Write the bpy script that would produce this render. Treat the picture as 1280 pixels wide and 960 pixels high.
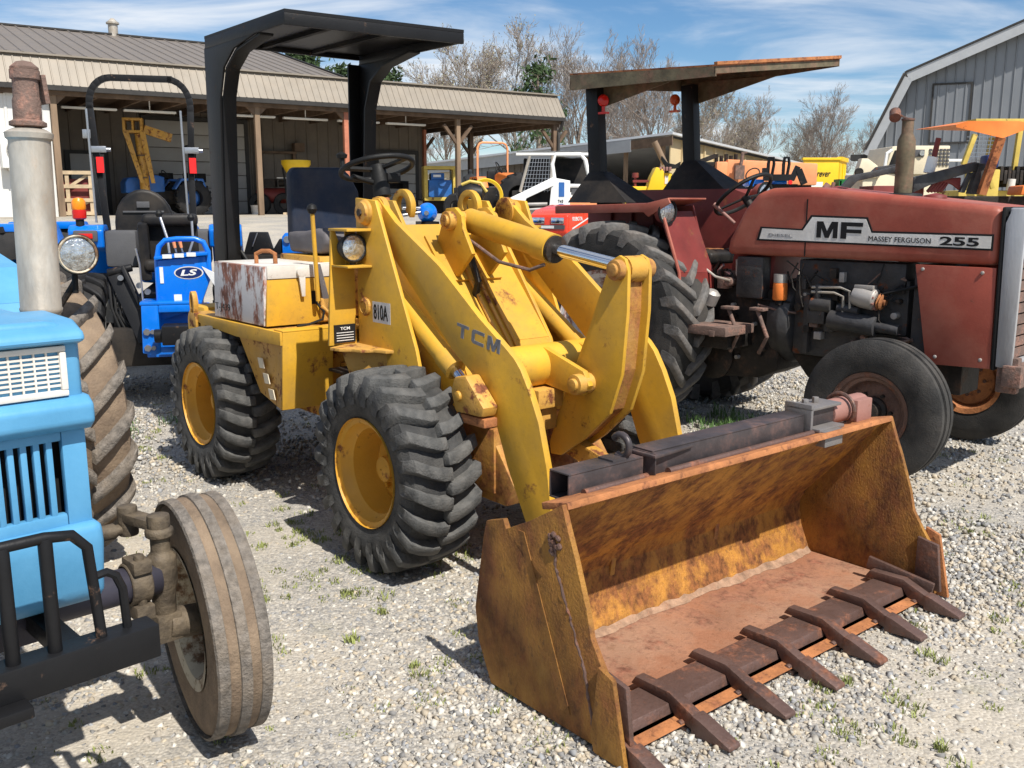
import bpy, bmesh, math, random
import numpy as np
from mathutils import Vector, Matrix
for o in list(bpy.data.objects): bpy.data.objects.remove(o)
S = bpy.context.scene; COL = S.collection; R = math.radians
random.seed(7); RNG = np.random.default_rng(7)

# ------------------------------------------------------------ camera
F_PX, CAM_H, PITCH = 1177.0, 1.55, math.atan(225/1177)
cd = bpy.data.cameras.new('camera'); cam = bpy.data.objects.new('camera', cd); COL.objects.link(cam)
cd.sensor_width = 36; cd.lens = 36*F_PX/1280; cd.clip_start = .05; cd.clip_end = 2000
cam.location = (0, 0, CAM_H); cam.rotation_euler = (math.pi/2-PITCH, 0, 0); S.camera = cam
# ------------------------------------------------------------ light: clear spring noon, thin cloud
SUN_EL, SUN_AZ = R(53), R(-55)                      # azimuth counted from +X
sv = Vector((math.cos(SUN_AZ)*math.cos(SUN_EL), math.sin(SUN_AZ)*math.cos(SUN_EL), math.sin(SUN_EL)))
W = bpy.data.worlds.new('World'); S.world = W; W.use_nodes = True
nt = W.node_tree; nt.nodes.clear(); N = nt.nodes.new; L = nt.links.new
sky = N('ShaderNodeTexSky'); sky.sky_type = 'NISHITA'; sky.sun_disc = False
sky.sun_elevation = SUN_EL; sky.sun_rotation = math.pi/2-SUN_AZ; sky.altitude = 200; sky.air_density = 1.0; sky.dust_density = 0; sky.ozone_density = 5
tc = N('ShaderNodeTexCoord'); sp = N('ShaderNodeSeparateXYZ'); L(tc.outputs['Generated'], sp.inputs[0])
zc = N('ShaderNodeMath'); zc.operation = 'MAXIMUM'; zc.inputs[1].default_value = 0; L(sp.outputs['Z'], zc.inputs[0])
za = N('ShaderNodeMath'); za.operation = 'ADD'; za.inputs[1].default_value = .12; L(zc.outputs[0], za.inputs[0])
dv = N('ShaderNodeVectorMath'); dv.operation = 'DIVIDE'; L(tc.outputs['Generated'], dv.inputs[0])
cb = N('ShaderNodeCombineXYZ')
for k in range(3): L(za.outputs[0], cb.inputs[k])
L(cb.outputs[0], dv.inputs[1])
mp = N('ShaderNodeMapping'); mp.inputs['Scale'].default_value = (.55, 1.0, .0); mp.inputs['Location'].default_value = (3.5, 1.1, 0); mp.inputs['Rotation'].default_value = (0, 0, .25); L(dv.outputs[0], mp.inputs[0])
n1 = N('ShaderNodeTexNoise'); n1.inputs['Scale'].default_value = 1.5; n1.inputs['Detail'].default_value = 9; n1.inputs['Roughness'].default_value = .56; n1.inputs['Distortion'].default_value = .5; L(mp.outputs[0], n1.inputs['Vector'])
cr = N('ShaderNodeMapRange'); cr.interpolation_type = 'SMOOTHSTEP'; cr.inputs['From Min'].default_value = .385; cr.inputs['From Max'].default_value = .70; cr.inputs['To Max'].default_value = .9; L(n1.outputs['Fac'], cr.inputs['Value'])
mx = N('ShaderNodeMix'); mx.data_type = 'RGBA'; L(cr.outputs[0], mx.inputs['Factor']); hs = N('ShaderNodeHueSaturation'); hs.inputs['Saturation'].default_value = 1.15; L(sky.outputs[0], hs.inputs['Color']); L(hs.outputs[0], mx.inputs['A']); mx.inputs['B'].default_value = (8.6, 8.9, 9.3, 1)
bg = N('ShaderNodeBackground'); bg.inputs['Strength'].default_value = .086; L(mx.outputs['Result'], bg.inputs['Color'])
wo = N('ShaderNodeOutputWorld'); L(bg.outputs[0], wo.inputs[0])
sd = bpy.data.lights.new('sun', 'SUN'); sd.energy = 5.0; sd.angle = R(.55); sd.color = (1, .955, .88)
sun = bpy.data.objects.new('sun', sd); COL.objects.link(sun); sun.rotation_euler = sv.to_track_quat('Z', 'Y').to_euler(); sun.location = sv*40
S.view_settings.view_transform = 'Standard'; S.view_settings.look = 'None'; S.view_settings.exposure = .34; S.view_settings.gamma = 1
S.render.engine = 'CYCLES'

# ------------------------------------------------------------ helpers
def gz(y):                                            # the yard climbs gently to the sheds
    t = min(max((y-9.5)/17.5, 0), 1); return 1.15*t*t*(3-2*t)
def at(u, v, Y):                                      # place on the ground plan for a thing Y metres away
    c, s = math.cos(PITCH), math.sin(PITCH); a = (u-640)/F_PX; b = (480-v)/F_PX
    t = Y/(c+b*s); return Vector((a*t, Y, CAM_H+(-s+b*c)*t))
def P3(a, b, axis, w):
    return {'x': (w, a, b), 'y': (a, w, b), 'z': (a, b, w)}[axis]
class MB:
    def __init__(s): s.v, s.f, s.at = [], [], None
    def add(s, vs, fs, M=None):
        n = len(s.v); s.v += [tuple(M @ Vector(p)) if M else tuple(p) for p in vs]; s.f += [tuple(i+n for i in f) for f in fs]; return s
    def box(s, x0, x1, y0, y1, z0, z1, M=None):
        return s.add([(x, y, z) for x in (x0, x1) for y in (y0, y1) for z in (z0, z1)], [(0,1,3,2),(4,6,7,5),(0,4,5,1),(2,3,7,6),(0,2,6,4),(1,5,7,3)], M)
    def prism(s, pts, axis, a, b, M=None):
        n = len(pts); return s.add([P3(p, q, axis, a) for p, q in pts]+[P3(p, q, axis, b) for p, q in pts], [tuple(range(n)), tuple(range(2*n-1, n-1, -1))]+[(i, i+n, (i+1) % n+n, (i+1) % n) for i in range(n)], M)
    def lathe(s, prof, c=(0,0,0), d=(0,0,1), n=28, closed=False, cap=False):
        d = Vector(d).normalized(); u = d.orthogonal().normalized(); w = d.cross(u); c = Vector(c); m = len(prof); vs = []
        for i in range(n):
            a = 2*math.pi*i/n; e = u*math.cos(a)+w*math.sin(a)
            vs += [c+e*r+d*h for r, h in prof]
        fs = [(i*m+j, i*m+(j+1) % m, ((i+1) % n)*m+(j+1) % m, ((i+1) % n)*m+j) for i in range(n) for j in range(m if closed else m-1)]
        if cap: fs += [tuple(i*m for i in range(n))[::-1], tuple(i*m+m-1 for i in range(n))]
        return s.add(vs, fs)
    def cyl(s, a, b, r, r2=None, n=18):
        a, b = Vector(a), Vector(b); h = (b-a).length
        return s.lathe([(r, 0), (r if r2 is None else r2, h)], a, b-a, n, cap=True)
    def tube(s, path, r, n=8, closed=False):
        P = [Vector(p) for p in path]; m = len(P); rs = r if isinstance(r, (list, tuple)) else [r]*m; vs = []; up = None
        for i in range(m):
            t = ((P[(i+1) % m]-P[i-1]) if closed else (P[min(i+1, m-1)]-P[max(i-1, 0)])).normalized()
            up = t.orthogonal().normalized() if up is None else (up-t*up.dot(t)).normalized()
            w = t.cross(up); vs += [P[i]+(up*math.cos(2*math.pi*k/n)+w*math.sin(2*math.pi*k/n))*rs[i] for k in range(n)]
        fs = [(i*n+k, i*n+(k+1) % n, ((i+1) % m)*n+(k+1) % n, ((i+1) % m)*n+k) for i in range(m if closed else m-1) for k in range(n)]
        if not closed: fs += [tuple(range(n))[::-1], tuple(range((m-1)*n, m*n))]
        return s.add(vs, fs)
    def bar(s, a, b, w, h, up=(0,0,1)):                # square bar from a to b
        a, b = Vector(a), Vector(b); d = (b-a); l = d.length; d.normalize(); u = Vector(up); u = (u-d*u.dot(d)); u = u.normalized() if u.length > 1e-4 else d.orthogonal().normalized()
        M = Matrix.Translation(a) @ Matrix((d, d.cross(u)*-1, u)).transposed().to_4x4()
        return s.box(0, l, -w/2, w/2, -h/2, h/2, M)
    def sheet(s, quads, t=.01):                        # bent sheet: list of polygons (3-D), thickened along their normals
        for q in quads:
            q = [Vector(p) for p in q]; nrm = (q[1]-q[0]).cross(q[2]-q[0]).normalized()*t; n = len(q)
            s.add([p+nrm/2 for p in q]+[p-nrm/2 for p in q], [tuple(range(n)), tuple(range(2*n-1, n-1, -1))]+[(i, i+n, (i+1) % n+n, (i+1) % n) for i in range(n)])
        return s
    def build(s, name, mat, parent=None, bevel=0, ang=38, seg=2):
        me = bpy.data.meshes.new(name); me.from_pydata(s.v, [], s.f); bm = bmesh.new(); bm.from_mesh(me)
        bmesh.ops.recalc_face_normals(bm, faces=bm.faces)
        if bevel:
            ed = [e for e in bm.edges if len(e.link_faces) == 2 and e.calc_face_angle(0) > R(28)]
            bmesh.ops.bevel(bm, geom=ed, offset=bevel, segments=seg, profile=.6, affect='EDGES', clamp_overlap=True)
        bm.to_mesh(me); bm.free()
        for p in me.polygons: p.use_smooth = True
        me.set_sharp_from_angle(angle=R(ang))
        return link(name, me, mat, parent)
def link(name, me, mat, parent=None):
    o = bpy.data.objects.new(name, me); COL.objects.link(o)
    if mat and not me.materials: me.materials.append(M_[mat] if isinstance(mat, str) else mat)
    if parent: o.parent = parent
    return o
def tag(o, label=None, cat=None, group=None, kind=None):
    for k, v in (('label', label), ('category', cat), ('group', group), ('kind', kind)):
        if v: o[k] = v
    return o
def thing(name, label, cat, loc=(0,0,0), rz=0, group=None):
    o = bpy.data.objects.new(name, None); COL.objects.link(o); o.empty_display_size = .2
    o.location = loc; o.rotation_euler = (0, 0, R(rz)); return tag(o, label, cat, group)
def copy_tree(o, parent=None):
    c = o.copy(); COL.objects.link(c); c.parent = parent
    for ch in o.children: copy_tree(ch, c)
    return c
def part(name, mat, parent, fn, bevel=0, **k):
    m = MB(); fn(m); return m.build(name, mat, parent, bevel, **k)
def text(body, parent, o, xd, ud, w, h, mat, bold=.0, name='lettering', shear=0):
    cu = bpy.data.curves.new('t', 'FONT'); cu.body = body; cu.extrude = .01; cu.offset = bold; cu.shear = shear; cu.resolution_u = 3
    ob = bpy.data.objects.new('t', cu); COL.objects.link(ob); dg = bpy.context.evaluated_depsgraph_get()
    me = bpy.data.meshes.new_from_object(ob.evaluated_get(dg)); bpy.data.objects.remove(ob)
    V = np.array([v.co for v in me.vertices]); lo, hi = V.min(0), V.max(0)
    xd, ud, o = Vector(xd).normalized(), Vector(ud).normalized(), Vector(o); nd = xd.cross(ud)
    for v in me.vertices:
        c = v.co; v.co = o+xd*((c[0]-lo[0])/(hi[0]-lo[0])*w)+ud*((c[1]-lo[1])/(hi[1]-lo[1])*h)+nd*(c[2]*.1)
    me.materials.clear(); me.name = name; return link(name, me, mat, parent)
GL = {'T': [[(0,1),(1,1),(1,.78),(.62,.78),(.62,0),(.38,0),(.38,.78),(0,.78)]], 'C': [[(1,1),(.15,1),(0,.85),(0,.15),(.15,0),(1,0),(1,.24),(.28,.24),(.24,.3),(.24,.7),(.28,.76),(1,.76)]], 'F': [[(0,0),(0,1),(1,1),(1,.76),(.27,.76),(.27,.58),(.95,.58),(.95,.36),(.27,.36),(.27,0)]], 'M': [[(0,0),(0,1),(.30,1),(.5,.42),(.70,1),(1,1),(1,0),(.78,0),(.78,.60),(.59,0),(.41,0),(.22,.60),(.22,0)]]}
def block(body, parent, o, xd, ud, w, h, gap, mat):
    xd, ud, o = Vector(xd).normalized(), Vector(ud).normalized(), Vector(o); nd = xd.cross(ud); n = len(body); cw = (w-gap*(n-1))/n
    for i, ch in enumerate(body):
        m = MB()
        for q in GL[ch]:
            P = [o+xd*(i*(cw+gap)+a*cw)+ud*(b*h) for a, b in q]; k = len(q); m.add([p+nd*.0015 for p in P]+[p-nd*.0005 for p in P], [tuple(range(k)), tuple(range(2*k-1, k-1, -1))]+[(j, j+k, (j+1) % k+k, (j+1) % k) for j in range(k)])
        m.build('letter', mat, parent)
def arc(c, r, a0, a1, n, plane='xz', y=0):
    out = []
    for i in range(n+1):
        a = R(a0+(a1-a0)*i/n); p, q = c[0]+r*math.cos(a), c[1]+r*math.sin(a)
        out.append((p, y, q) if plane == 'xz' else (p, q, y) if plane == 'xy' else (y, p, q))
    return out

# ------------------------------------------------------------ materials
M_ = {}
def mat(name, col, rough=.5, metal=0, var=.18, vs=4, rust=0, rc=(.17,.055,.022), rs=7, dirt=0, dc=(.30,.23,.16), ds=3, bump=.15, bs=70, coat=0, streak=1, edge=.07, speck=0, sc_=(.075,.032,.014)):
    m = bpy.data.materials.new(name); M_[name] = m; m.use_nodes = True; t = m.node_tree; b = t.nodes['Principled BSDF']; N, L = t.nodes.new, t.links.new
    tc = N('ShaderNodeTexCoord'); mp = N('ShaderNodeMapping'); L(tc.outputs['Object'], mp.inputs[0]); mp.inputs['Scale'].default_value = (1, 1, streak)
    mp.inputs['Location'].default_value = tuple(RNG.uniform(0, 9, 3))
    def noise(sc, det=6, ro=.6):
        n = N('ShaderNodeTexNoise'); n.inputs['Scale'].default_value = sc; n.inputs['Detail'].default_value = det; n.inputs['Roughness'].default_value = ro; L(mp.outputs[0], n.inputs['Vector']); return n.outputs['Fac']
    def mr(x, a, b_, c, d):
        n = N('ShaderNodeMapRange'); n.inputs['From Min'].default_value = a; n.inputs['From Max'].default_value = b_; n.inputs['To Min'].default_value = c; n.inputs['To Max'].default_value = d; L(x, n.inputs['Value']); return n.outputs[0]
    def mix(f, A, B):
        n = N('ShaderNodeMix'); n.data_type = 'RGBA'; L(f, n.inputs['Factor'])
        for s_, x in (('A', A), ('B', B)):
            if isinstance(x, tuple): n.inputs[s_].default_value = (*x, 1)
            else: L(x, n.inputs[s_])
        return n.outputs['Result']
    n1 = noise(vs)
    c = mix(mr(n1, .3, .7, 0, 1), tuple(x*(1-var) for x in col), tuple(min(1, x*(1+var)) for x in col))
    ro = None
    if dirt:
        c = mix(mr(noise(ds, 8, .65), .42, .72, 0, dirt), c, dc)
    if rust:
        fac = mr(noise(rs, 10, .72), .72-rust*.5, .72-rust*.5+edge, 0, 1)
        c2 = mix(mr(noise(rs*5, 4), .35, .65, 0, 1), tuple(x*.55 for x in rc), tuple(min(1, x*1.5) for x in rc))
        c = mix(fac, c, c2); ro = mr(fac, 0, 1, rough, .85)
    if speck:
        c = mix(mr(noise(28, 10, .75), .56, .62, 0, speck), c, sc_); c = mix(mr(noise(11, 10, .8), .60, .64, 0, speck), c, sc_)
    L(c, b.inputs['Base Color'])
    b.inputs['Metallic'].default_value = metal; b.inputs['Specular IOR Level'].default_value = .25 if max(col) < .1 else .4
    if ro is None: ro = mr(noise(vs*4), .3, .7, max(.03, rough-.08), min(1, rough+.1))
    L(ro, b.inputs['Roughness'])
    if coat: b.inputs['Coat Weight'].default_value = coat
    if bump:
        bp = N('ShaderNodeBump'); bp.inputs['Strength'].default_value = bump; bp.inputs['Distance'].default_value = .01; L(noise(bs, 5), bp.inputs['Height']); L(bp.outputs[0], b.inputs['Normal'])
    return m
mat('yellow', (.61,.335,.026), .56, var=.2, vs=2.2, rust=.23, rs=5, dirt=.6, dc=(.36,.22,.06), ds=4, speck=.16, sc_=(.20,.11,.04), bump=.08, bs=40)
mat('yellow_worn', (.55,.29,.04), .55, var=.15, rust=.38, rs=9, dirt=.5, dc=(.5,.3,.13), bump=.2)
mat('yellow_rust', (.45,.22,.04), .65, var=.25, rust=.62, rs=9, rc=(.25,.09,.035), dirt=.4, bump=.3, edge=.2)
mat('wheel_yellow', (.62,.31,.03), .5, var=.12, rust=.25, rs=8, dirt=.3, dc=(.35,.24,.1))
mat('bucket_side', (.37,.175,.03), .62, var=.3, vs=3, rust=.60, rs=2.6, rc=(.15,.055,.018), dirt=.4, dc=(.24,.12,.03), bump=.6, bs=130, edge=.16, streak=.6, speck=.55)
mat('bucket_in', (.46,.205,.032), .6, var=.3, vs=3, rust=.61, rs=8, rc=(.20,.075,.022), bump=.6, bs=110, edge=.14, streak=.7, speck=.45)
mat('bucket_floor', (.30,.135,.075), .7, var=.2, rust=.45, rs=6, rc=(.21,.085,.05), dirt=.55, dc=(.42,.33,.24), bump=.4, edge=.14, speck=.35)
mat('steel_brown', (.14,.085,.07), .45, metal=.35, var=.3, rust=.4, rs=10, rc=(.20,.085,.05), bump=.35, edge=.12, speck=.3)
mat('rust_orange', (.38,.15,.055), .8, speck=.5, var=.35, vs=9, rust=.45, rs=14, rc=(.22,.08,.04), bump=.4, edge=.2)
mat('tube_black', (.07,.06,.062), .4, metal=.3, var=.4, vs=7, rust=.42, rs=7, rc=(.19,.10,.075), bump=.15, edge=.3)
mat('pinkish', (.28,.14,.115), .6, var=.2, rust=.2)
mat('lug_grey', (.085,.085,.083), .78, var=.35, vs=18, dirt=.4, dc=(.17,.155,.135), ds=9, bump=.6, bs=110)
mat('dust', (.32,.20,.13), .9, var=.4, vs=24, rust=.4, rs=18, rc=(.24,.11,.06), bump=.8, edge=.3)
mat('black_paint', (.009,.009,.010), .48, var=.3, rust=.2, rs=14, rc=(.10,.06,.04), bump=.1)
mat('black_matte', (.008,.008,.009), .7, var=.3, dirt=.12)
mat('vinyl_black', (.010,.010,.011), .48, var=.2, bump=.1, bs=150, dirt=.12)
mat('vinyl_blue', (.012,.02,.04), .55, var=.2, bump=.15, bs=160, dirt=.15)
mat('vinyl_grey', (.12,.11,.115), .6, var=.25, rust=.2, rc=(.3,.24,.16))
mat('plastic_grey', (.09,.09,.095), .5, var=.1)
mat('tyre', (.045,.045,.045), .72, var=.35, vs=12, dirt=.45, dc=(.15,.14,.125), ds=9, bump=.5, bs=120)
mat('tyre_black', (.015,.015,.016), .6, var=.3, dirt=.25, dc=(.09,.08,.07), bump=.3, bs=100)
mat('tyre_old', (.034,.033,.032), .72, var=.35, vs=9, dirt=.4, dc=(.13,.115,.10), ds=5, bump=.4, bs=110)
mat('tyre_mud', (.175,.125,.085), .85, var=.35, vs=8, dirt=.6, dc=(.34,.25,.165), ds=7, bump=.6, bs=90)
mat('lug_mud', (.165,.145,.125), .9, var=.5, vs=40, dirt=.5, dc=(.28,.22,.16), ds=12, bump=.8, bs=120)
mat('lug_old', (.12,.115,.11), .8, var=.3, vs=30, dirt=.35, dc=(.2,.15,.11), ds=10, bump=.5)
mat('white_rust', (.62,.60,.60), .5, var=.06, rust=.47, rs=6, rc=(.25,.10,.065), dirt=.3, dc=(.45,.40,.36), bump=.15, streak=.45)
mat('white_dirty', (.70,.66,.60), .5, var=.08, rust=.2, rs=9, dirt=.35)
mat('white', (.78,.78,.76), .45, var=.05)
mat('cream', (.72,.63,.46), .5, var=.08, rust=.12)
mat('blue_old', (.085,.29,.50), .42, var=.12, vs=3, dirt=.3, dc=(.15,.36,.55), ds=6, bump=.06, rust=.05)
mat('blue_ls', (.0,.155,.66), .32, var=.06, coat=.4, bump=.03)
mat('blue_dull', (.02,.12,.38), .45, var=.2, dirt=.15)
mat('navy', (.005,.02,.11), .4, var=.1)
mat('red_mf', (.29,.062,.04), .5, var=.22, vs=2.5, dirt=.6, dc=(.44,.185,.125), ds=2.2, rust=.14, rs=9, rc=(.14,.05,.03), bump=.08)
mat('red_dark', (.17,.026,.022), .55, var=.25, dirt=.25, dc=(.22,.08,.06), rust=.25, rs=7, bump=.1)
mat('red_kub', (.72,.05,.02), .3, var=.06, coat=.4, bump=.02)
mat('orange', (.72,.19,.035), .45, var=.12, rust=.15, rs=6)
mat('orange_rust', (.40,.14,.05), .6, var=.25, rust=.4)
mat('orange_pale', (.80,.30,.12), .5, var=.1, dirt=.3, dc=(.7,.4,.25))
mat('yellow_bright', (.80,.52,.02), .4, var=.06)
mat('yellow_dim', (.55,.40,.08), .5, var=.15, rust=.3)
mat('green', (.02,.16,.04), .4)
mat('grease', (.020,.017,.015), .55, metal=.1, var=.5, vs=9, rust=.35, rs=9, rc=(.10,.055,.035), dirt=.3, dc=(.10,.08,.065), bump=.5, bs=50, edge=.2)
mat('engine_grey', (.05,.05,.053), .5, metal=.3, var=.4, vs=8, dirt=.4, dc=(.13,.11,.09), rust=.25, bump=.3, bs=50)
mat('knuckle', (.095,.075,.055), .6, metal=.1, var=.4, vs=14, dirt=.6, dc=(.19,.145,.09), ds=14, bump=.5)
mat('axle_black', (.035,.033,.045), .4, var=.25, rust=.2, rs=11, bump=.1)
mat('rim_pale', (.50,.44,.33), .6, var=.2, rust=.45, rs=7, rc=(.16,.09,.05), dirt=.4)
mat('chrome', (.75,.76,.78), .12, metal=1, var=.05, bump=.02)
mat('steel', (.45,.45,.46), .35, metal=.9, var=.15, rust=.1)
mat('bracket_grey', (.20,.195,.20), .5, metal=.4, var=.3, dirt=.4, rust=.2)
mat('alu', (.38,.36,.34), .5, metal=.4, var=.2, dirt=.3)
mat('galv', (.44,.41,.36), .55, metal=.4, var=.3, vs=14, rust=.33, rs=5, rc=(.30,.17,.09), dirt=.6, dc=(.40,.30,.20), ds=6, bump=.15, streak=.4, edge=.25)
mat('pipe_rust', (.16,.105,.085), .85, var=.35, vs=14, rust=.4, rs=14, rc=(.22,.12,.09), bump=.5, bs=110)
mat('muffler_old', (.12,.10,.06), .7, var=.5, vs=10, rust=.5, rs=6, rc=(.20,.10,.07), bump=.2, edge=.3)
mat('nose_grey', (.40,.41,.43), .45, metal=.2, var=.2, dirt=.3, streak=.3)
mat('decal_white', (.68,.66,.63), .5, var=.12, vs=9, dirt=.25, rust=.08)
mat('ink', (.012,.012,.013), .6, var=.1, bump=0)
mat('ink_grey', (.20,.20,.21), .6, var=.25, vs=30, bump=0)
mat('rubber', (.012,.012,.012), .55, var=.2)
mat('roof_tan', (.19,.163,.138), .5, metal=.25, var=.07, vs=1, dirt=.15, bump=0)
mat('awning_tan', (.255,.222,.18), .45, metal=.1, var=.08, vs=1, dirt=.2, bump=0)
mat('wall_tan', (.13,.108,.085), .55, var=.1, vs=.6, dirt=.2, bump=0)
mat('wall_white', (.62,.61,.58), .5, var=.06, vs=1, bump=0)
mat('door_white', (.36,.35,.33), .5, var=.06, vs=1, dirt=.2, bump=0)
mat('wood', (.22,.15,.095), .75, var=.3, vs=5, bump=.3, streak=.15)
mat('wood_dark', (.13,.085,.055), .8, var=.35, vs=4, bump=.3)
mat('wood_pale', (.52,.40,.26), .7, var=.2, vs=6, bump=.2)
mat('post_red', (.42,.15,.085), .6, var=.2, rust=.25)
mat('siding', (.60,.52,.37), .6, var=.08, bump=0)
mat('wall_beige', (.58,.46,.27), .55, var=.12, vs=1.5, dirt=.3, bump=0)
mat('wall_grey', (.21,.22,.235), .42, metal=.3, var=.06, vs=.5, bump=0)
mat('trim_grey', (.42,.43,.44), .45, metal=.2, var=.06)
mat('trim_dark', (.04,.038,.036), .6)
mat('roof_white', (.60,.61,.62), .4, metal=.2, var=.1, vs=1, bump=0)
mat('concrete', (.38,.34,.28), .85, var=.15, vs=2, bump=.1)
mat('bark', (.21,.165,.13), .9, var=.3, vs=6, bump=.5, bs=20)
mat('bark_pale', (.33,.29,.24), .9, var=.25, vs=6, bump=.4, bs=20)
mat('twig', (.27,.225,.19), .9, var=.25, vs=2, bump=0)
mat('bud', (.30,.27,.17), .8, var=.3, vs=2, bump=0)
mat('needle', (.045,.075,.028), .8, var=.4, vs=3, bump=0)
mat('grass', (.21,.235,.07), .7, var=.4, vs=9, bump=0)
mat('weed', (.07,.14,.03), .6, var=.3, vs=9, bump=0)
mat('amber', (.85,.24,.01), .18, var=.1, vs=30, bump=.2, bs=120)
mat('red_lens', (.55,.012,.008), .2, var=.1, bump=.1)
mat('red_tape', (.85,.02,.02), .4, var=.05)
mat('refl_orange', (.72,.10,.02), .3, var=.2)
mat('label', (.72,.72,.70), .5, var=.1, vs=40)
mat('skin', (.30,.17,.11), .6); mat('shirt', (.03,.032,.035), .8); mat('jeans', (.03,.045,.08), .8)
mat('lamp_glass', (.62,.62,.60), .08, metal=.85, var=.4, vs=60, bump=.6, bs=45)
mat('fluoro', (.75,.74,.70), .4, var=.05)
# ------------------------------------------------------------ ground
def gravel_mat():
    m = bpy.data.materials.new('gravel_bed'); M_['gravel_bed'] = m; m.use_nodes = True; t = m.node_tree; b = t.nodes['Principled BSDF']; N, L = t.nodes.new, t.links.new
    g = N('ShaderNodeNewGeometry')
    def vor(sc):
        v = N('ShaderNodeTexVoronoi'); v.inputs['Scale'].default_value = sc; L(g.outputs['Position'], v.inputs['Vector']); return v
    def noise(sc, d=5):
        n = N('ShaderNodeTexNoise'); n.inputs['Scale'].default_value = sc; n.inputs['Detail'].default_value = d; L(g.outputs['Position'], n.inputs['Vector']); return n.outputs['Fac']
    v1, v2 = vor(75), vor(170)
    def ramp(x, st):
        r = N('ShaderNodeValToRGB'); e = r.color_ramp.elements
        for i, (p, c) in enumerate(st):
            k = e[i] if i < 2 else e.new(p); k.position = p; k.color = (*c, 1)
        L(x, r.inputs[0]); return r.outputs[0]
    def mix(f, A, B, bt='MIX'):
        n = N('ShaderNodeMix'); n.data_type = 'RGBA'; n.blend_type = bt
        if isinstance(f, float): n.inputs['Factor'].default_value = f
        else: L(f, n.inputs['Factor'])
        for s_, x in (('A', A), ('B', B)):
            if isinstance(x, tuple): n.inputs[s_].default_value = (*x, 1)
            else: L(x, n.inputs[s_])
        return n.outputs['Result']
    st = [(0, (.15,.145,.14)), (1, (.52,.48,.42)), (.3, (.26,.25,.235)), (.6, (.36,.32,.26)), (.8, (.43,.40,.35))]
    s1 = N('ShaderNodeSeparateColor'); L(v1.outputs['Color'], s1.inputs[0]); s2 = N('ShaderNodeSeparateColor'); L(v2.outputs['Color'], s2.inputs[0])
    c = mix(.5, ramp(s1.outputs[0], st), ramp(s2.outputs[0], st))
    def mr(x, a, b_, c_, d):
        n = N('ShaderNodeMapRange'); n.inputs['From Min'].default_value = a; n.inputs['From Max'].default_value = b_; n.inputs['To Min'].default_value = c_; n.inputs['To Max'].default_value = d; L(x, n.inputs['Value']); return n.outputs[0]
    c = mix(mr(noise(.9), .45, .65, 0, .55), c, (.52,.45,.345))
    c = mix(mr(noise(1.7, 8), .60, .72, 0, .35), c, (.20,.20,.08))
    L(c, b.inputs['Base Color']); b.inputs['Roughness'].default_value = .9
    bp = N('ShaderNodeBump'); bp.inputs['Strength'].default_value = .7; bp.inputs['Distance'].default_value = .006; L(v1.outputs['Distance'], bp.inputs['Height']); bp.invert = True
    L(bp.outputs[0], b.inputs['Normal'])
    s = bpy.data.materials.new('stone'); M_['stone'] = s; s.use_nodes = True; t = s.node_tree; b = t.nodes['Principled BSDF']
    a = t.nodes.new('ShaderNodeAttribute'); a.attribute_name = 'tint'; t.links.new(a.outputs['Color'], b.inputs['Base Color']); b.inputs['Roughness'].default_value = .85
gravel_mat()
ys = list(np.arange(-12, 12, .5))+list(np.arange(12, 30, 1.5))+[34, 42, 55, 75, 110, 170, 300, 700]
xs = [-500, -200, -90]+list(np.arange(-45, 46, 3))+[90, 200, 500]
gv = [(x, y, gz(y)+.012*math.sin(x*1.3+y*.7)*math.sin(y*1.1-x*.4)*(1 if abs(x) < 9 and y < 9 else 0)-.012) for y in ys for x in xs]; n = len(xs)
me = bpy.data.meshes.new('ground'); me.from_pydata(gv, [], [(j*n+i, j*n+i+1, (j+1)*n+i+1, (j+1)*n+i) for j in range(len(ys)-1) for i in range(n-1)])
for p in me.polygons: p.use_smooth = True
tag(link('ground', me, 'gravel_bed'), kind='structure')
# loose crushed stone lying on it
def stones(cnt, y0, y1, s0, s1):
    y = np.sqrt(RNG.uniform(y0*y0, y1*y1, cnt)); x = RNG.uniform(-.74, .74, cnt)*y
    s = RNG.uniform(0, 1, cnt)**2.2*(s1-s0)+s0
    base = np.array([(a, b, c) for a in (-1, 1) for b in (-1, 1) for c in (-1, 1)], float)*.5
    pn = np.sin(x*2.1+1.3*np.sin(y*1.7))+np.sin(y*2.6+1.1*np.sin(x*2.3)+2)+.6*np.sin(x*5.1+y*4.3); s = np.where((pn > .55) & (RNG.uniform(0, 1, cnt) < .72), s*.35, s)
    V = base[None]*(1+RNG.uniform(-.42, .42, (cnt, 8, 3)))
    V *= RNG.uniform(.6, 1.25, (cnt, 1, 3))*np.array([1, 1, .75])
    q = RNG.normal(size=(cnt, 4)); q[:, 1:3] *= .45; q /= np.linalg.norm(q, axis=1)[:, None]; w, a, b, c = q.T
    Rm = np.stack([1-2*(b*b+c*c), 2*(a*b-c*w), 2*(a*c+b*w), 2*(a*b+c*w), 1-2*(a*a+c*c), 2*(b*c-a*w), 2*(a*c-b*w), 2*(b*c+a*w), 1-2*(a*a+b*b)], 1).reshape(-1, 3, 3)
    V = np.einsum('nij,nkj->nki', Rm, V)*s[:, None, None]
    z = .012*np.sin(x*1.3+y*.7)*np.sin(y*1.1-x*.4)-.012
    V += np.stack([x, y, z+s*.12], 1)[:, None]
    pal = np.array([(.27,.265,.26), (.39,.365,.32), (.48,.44,.375), (.16,.16,.165), (.46,.385,.28), (.54,.51,.455), (.34,.30,.25), (.24,.25,.27), (.60,.57,.51), (.42,.35,.255)])
    C = pal[RNG.integers(0, len(pal), cnt)]*RNG.uniform(.8, 1.15, (cnt, 1)); C = C*.82+np.array((.43,.395,.335))*.18
    return V.reshape(-1, 3), C
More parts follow.
